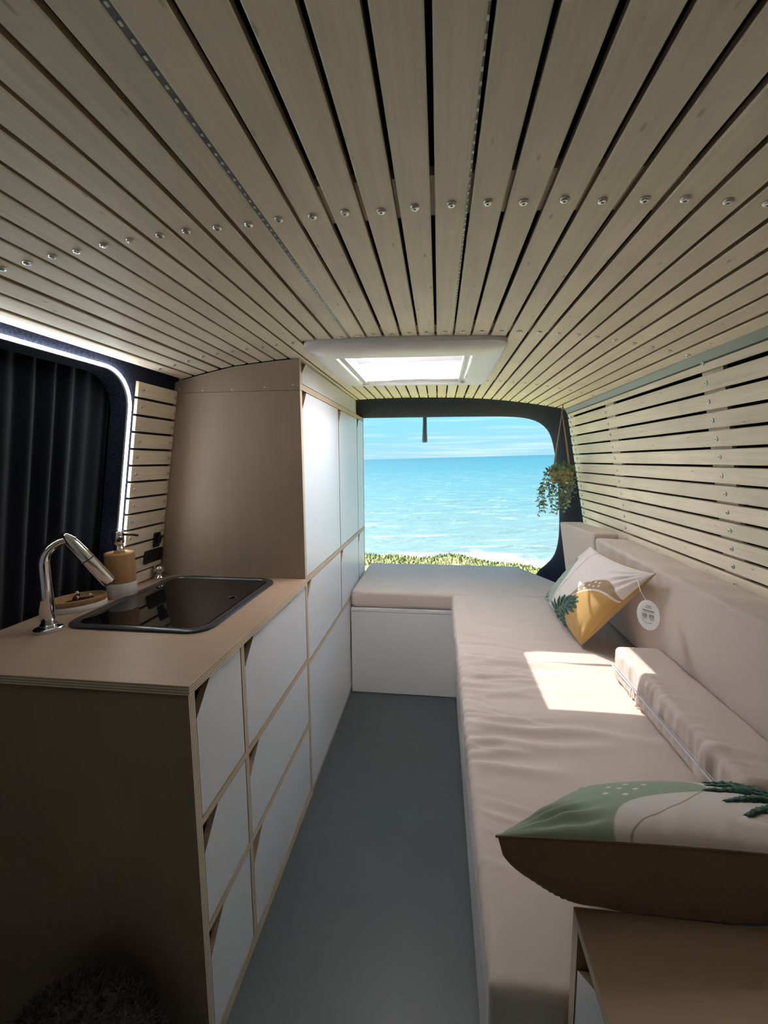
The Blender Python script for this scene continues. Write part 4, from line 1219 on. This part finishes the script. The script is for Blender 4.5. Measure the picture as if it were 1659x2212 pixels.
def vine(a0, reach, drop, n, seedlen=.021):
    p = Vector((.045*math.cos(a0), .045*math.sin(a0), .066)); pts = [p.copy()]
    out = Vector((math.cos(a0), math.sin(a0), 0))
    k = 14
    for i in range(1, k+1):
        t = i/k
        q = Vector((.045*math.cos(a0), .045*math.sin(a0), .066)) + out*(reach*math.sin(min(1, t*1.5)*math.pi/2)) + Vector((0, 0, .035*math.sin(min(1, t*2.6)*math.pi) - drop*t**1.25))
        q += Vector((rv.uniform(-.006, .006), rv.uniform(-.006, .006), 0))
        pts.append(q)
    o = MB().tube(pts, .0013, 5).build('vine', M['stem'], hp)
    mb = MB()
    for i in range(n):
        t = (i+.5)/n*k; j = min(int(t), k-1); p = pts[j].lerp(pts[j+1], t-j)
        tg = (pts[j+1]-pts[j]).normalized()
        for sg in (-1, 1):
            side = tg.cross(Vector((rv.uniform(-1, 1), rv.uniform(-1, 1), rv.uniform(-.3, .3)))).normalized()*sg
            d = side + tg*.5 + Vector((0, 0, rv.uniform(-.2, .25)))
            leaf_quad(mb, p, d, seedlen*rv.uniform(.8, 1.35), seedlen*rv.uniform(.26, .38), Vector((rv.uniform(-1, 1), rv.uniform(-1, 1), rv.uniform(.2, 1))))
    tag(mb.build('leaves', [M['leaf'], M['leaf2']], o), kind='stuff')
spec = [(3.1, .075, .265, 15), (2.7, .050, .225, 13), (3.5, .060, .235, 14), (3.9, .040, .200, 12), (4.3, .030, .245, 14), (4.8, .022, .210, 13), (5.3, .018, .165, 11),
        (5.8, .020, .125, 9), (4.5, .015, .170, 12), (3.3, .028, .150, 11), (2.2, .040, .160, 10), (1.2, .025, .14, 9), (.3, .025, .12, 9), (4.05, .012, .13, 10), (5.0, .008, .235, 13), (4.65, .026, .13, 10), (3.7, .020, .24, 15), (4.15, .045, .22, 14), (2.95, .060, .20, 13), (4.9, .035, .20, 13), (4.4, .020, .21, 14), (3.4, .085, .21, 13), (5.2, .028, .13, 10)]
for s_ in spec: vine(*s_)
# leafy mound in the basket
mb = MB()
for i in range(150):
    a = rv.uniform(0, 6.28); r = rv.uniform(0, .058); p = Vector((r*math.cos(a), r*math.sin(a), .064+rv.uniform(0, .040)*(1-(r/.07)**2)))
    leaf_quad(mb, p, Vector((math.cos(a)*rv.uniform(.1, 1), math.sin(a)*rv.uniform(.1, 1), rv.uniform(-.1, .9))), rv.uniform(.018, .032), rv.uniform(.007, .011), Vector((rv.uniform(-1, 1), rv.uniform(-1, 1), 1)))
tag(mb.build('foliage', [M['leaf'], M['leaf2']], hp), kind='stuff')
tag(hp, 'trailing green plant in a straw basket on jute ropes', 'hanging plant')

# ================================================================== outside: sea, shore, grass bank
def sea_mat():
    mt, n, b = newmat('sea_water')
    tc = N_(n, 'ShaderNodeTexCoord'); sp = N_(n, 'ShaderNodeSeparateXYZ'); n.links.new(tc.outputs['Object'], sp.inputs[0])
    # depth colour: shallow turquoise to open blue
    lg = N_(n, 'ShaderNodeMath', operation='LOGARITHM'); lg.inputs[1].default_value = 10; n.links.new(sp.outputs[1], lg.inputs[0])
    rp = N_(n, 'ShaderNodeValToRGB'); e = rp.color_ramp.elements
    mr = N_(n, 'ShaderNodeMapRange'); mr.inputs[1].default_value = 1.4; mr.inputs[2].default_value = 3.2; n.links.new(lg.outputs[0], mr.inputs[0]); n.links.new(mr.outputs[0], rp.inputs[0])
    e[0].position = 0; e[0].color = (.0190, .0340, .0400, 1); e[1].position = 1; e[1].color = (.0022, .0180, .0300, 1)
    x = e.new(.22); x.color = (.0105, .0290, .0380, 1); x = e.new(.5); x.color = (.0042, .0230, .0350, 1)
    # foam: broken streaks parallel to the shore
    mp = N_(n, 'ShaderNodeMapping'); mp.inputs['Scale'].default_value = (.16, .75, 1); mp.inputs['Rotation'].default_value = (0, 0, .06); n.links.new(tc.outputs['Object'], mp.inputs[0])
    z = N_(n, 'ShaderNodeTexNoise'); z.inputs['Scale'].default_value = 1.0; z.inputs['Detail'].default_value = 9; z.inputs['Roughness'].default_value = .68; z.inputs['Distortion'].default_value = .6; n.links.new(mp.outputs[0], z.inputs[0])
    fr = N_(n, 'ShaderNodeMapRange'); fr.inputs[1].default_value = .56; fr.inputs[2].default_value = .72; n.links.new(z.outputs['Fac'], fr.inputs[0])
    # more foam close in
    nr = N_(n, 'ShaderNodeMapRange'); nr.inputs[1].default_value = 1.45; nr.inputs[2].default_value = 2.4; nr.inputs[3].default_value = .75; nr.inputs[4].default_value = .25; n.links.new(lg.outputs[0], nr.inputs[0])
    fm = N_(n, 'ShaderNodeMath', operation='MULTIPLY'); n.links.new(fr.outputs[0], fm.inputs[0]); n.links.new(nr.outputs[0], fm.inputs[1])
    # small whitecaps further out
    mpw = N_(n, 'ShaderNodeMapping'); mpw.inputs['Scale'].default_value = (.22, .28, 1); n.links.new(tc.outputs['Object'], mpw.inputs[0])
    zw = N_(n, 'ShaderNodeTexNoise'); zw.inputs['Scale'].default_value = 1.0; zw.inputs['Detail'].default_value = 8; zw.inputs['Roughness'].default_value = .75; n.links.new(mpw.outputs[0], zw.inputs[0])
    wr_ = N_(n, 'ShaderNodeMapRange'); wr_.inputs[1].default_value = .60; wr_.inputs[2].default_value = .72; wr_.inputs[4].default_value = .6; n.links.new(zw.outputs['Fac'], wr_.inputs[0])
    fm0 = fm
    fm = N_(n, 'ShaderNodeMath', operation='MAXIMUM'); n.links.new(fm0.outputs[0], fm.inputs[0]); n.links.new(wr_.outputs[0], fm.inputs[1])
    # solid wash of foam on the beach
    z3 = N_(n, 'ShaderNodeTexNoise'); z3.inputs['Scale'].default_value = .35; z3.inputs['Detail'].default_value = 6; n.links.new(tc.outputs['Object'], z3.inputs[0])
    ya = N_(n, 'ShaderNodeMath', operation='MULTIPLY_ADD'); ya.inputs[1].default_value = 9.0; n.links.new(z3.outputs['Fac'], ya.inputs[0]); n.links.new(sp.outputs[1], ya.inputs[2])
    sh = N_(n, 'ShaderNodeMapRange'); sh.inputs[1].default_value = 27.8; sh.inputs[2].default_value = 29.6; sh.inputs[3].default_value = 1; sh.inputs[4].default_value = 0; n.links.new(ya.outputs[0], sh.inputs[0])
    mxm = N_(n, 'ShaderNodeMath', operation='MAXIMUM'); n.links.new(fm.outputs[0], mxm.inputs[0]); n.links.new(sh.outputs[0], mxm.inputs[1])
    x = N_(n, 'ShaderNodeMix', data_type='RGBA'); n.links.new(mxm.outputs[0], x.inputs[0]); n.links.new(rp.outputs[0], x.inputs[6]); x.inputs[7].default_value = (.075, .080, .082, 1)
    n.links.new(x.outputs[2], b.inputs['Base Color']); b.inputs['Roughness'].default_value = .5; b.inputs['IOR'].default_value = 1.33; b.inputs['Specular IOR Level'].default_value = .08
    # ripples
    mp2 = N_(n, 'ShaderNodeMapping'); mp2.inputs['Scale'].default_value = (.35, 1.1, 1); n.links.new(tc.outputs['Object'], mp2.inputs[0])
    z4 = N_(n, 'ShaderNodeTexNoise'); z4.inputs['Scale'].default_value = 1.2; z4.inputs['Detail'].default_value = 6; n.links.new(mp2.outputs[0], z4.inputs[0])
    u = N_(n, 'ShaderNodeBump'); u.inputs['Strength'].default_value = .7; u.inputs['Distance'].default_value = .5; n.links.new(z4.outputs['Fac'], u.inputs['Height']); n.links.new(u.outputs[0], b.inputs['Normal'])
    return mt
SEA = -4.2
def sea_mesh():
    nr_, na = 260, 160
    d = np.concatenate([np.linspace(14, 60, 140), np.geomspace(60.5, 26000, nr_-140)]); a = np.radians(np.linspace(-50, 60, na))
    Dg, Ag = np.meshgrid(d, a, indexing='ij')
    X, Y = Dg*np.sin(Ag), Dg*np.cos(Ag)
    fade = np.exp(-Dg/90)
    Z = fade*(.16*np.sin(Y*1.1+.5*np.sin(X*.13)+.3*X*.2) + .10*np.sin(Y*1.9-X*.35+1.3*np.sin(X*.21)) + .06*np.sin(Y*3.3+X*.8))
    Zt = SEA + TA*X + TB*Y + Z
    return grid_mesh(np.stack([X, Y, Zt], -1), name='sea', mats=[sea_mat()])
sea = link('sea', sea_mesh()); tag(sea, 'turquoise sea with breaking waves beyond the open hatch', 'sea', kind='structure')
# grass bank
def bank_edge(x): return 10.15 - .16*(x+1.6) + .25*math.sin(x*1.7+.6) + .12*math.sin(x*4.3)
def bank_z(x, y):
    e = bank_edge(x)
    z = -.775 + TA*x - .050*(x+1.6)
    z += .015*math.sin(x*2.1+y*1.3) + .012*math.sin(x*5+y*3.1)
    if y > e: z -= (y-e)*1.1
    return z
xs = np.linspace(-9, 10, 96); ys = np.concatenate([np.linspace(3.3, 8, 8), np.linspace(8.2, 12, 20), [14, 17]])
Pg = np.array([[(x, y, bank_z(x, y)) for y in ys] for x in xs])
M['soil'] = plain('grassy_soil', (.050, .058, .016), .9, noise=.35, nscale=6, bump=.6, bscale=30)
bank = link('grass_bank', grid_mesh(Pg, name='grass_bank', mats=[M['soil']], flip=False)); tag(bank, 'sunny grassy bank above the beach', 'ground', kind='structure')
M['grass1'] = plain('grass_green', (.042, .076, .011), .7); M['grass2'] = plain('grass_yellow', (.095, .098, .030), .7)
mb = MB(); rg = np.random.default_rng(3)
for i in range(9000):
    x = rg.uniform(-3.2, 2.6); y = bank_edge(x) + .25 - abs(rg.normal(0, .9))
    if y < 8.0: continue
    z = bank_z(x, y); h = rg.uniform(.03, .095); w = rg.uniform(.006, .012); a = rg.uniform(0, math.pi)
    lx, ly = rg.normal(0, .03, 2); c, s = math.cos(a)*w, math.sin(a)*w
    mb.add([(x-c, y-s, z-.01), (x+c, y+s, z-.01), (x+c*.7+lx*.5, y+s*.7+ly*.5, z+h*.6), (x-c*.7+lx*.5, y-s*.7+ly*.5, z+h*.6), (x+lx, y+ly, z+h)], [(0, 1, 2, 3), (3, 2, 4)], int(rg.random() < .42))
gr = mb.build('grass', [M['grass1'], M['grass2']]); tag(gr, 'short bright green and yellow grass outside the hatch', 'grass', kind='stuff')
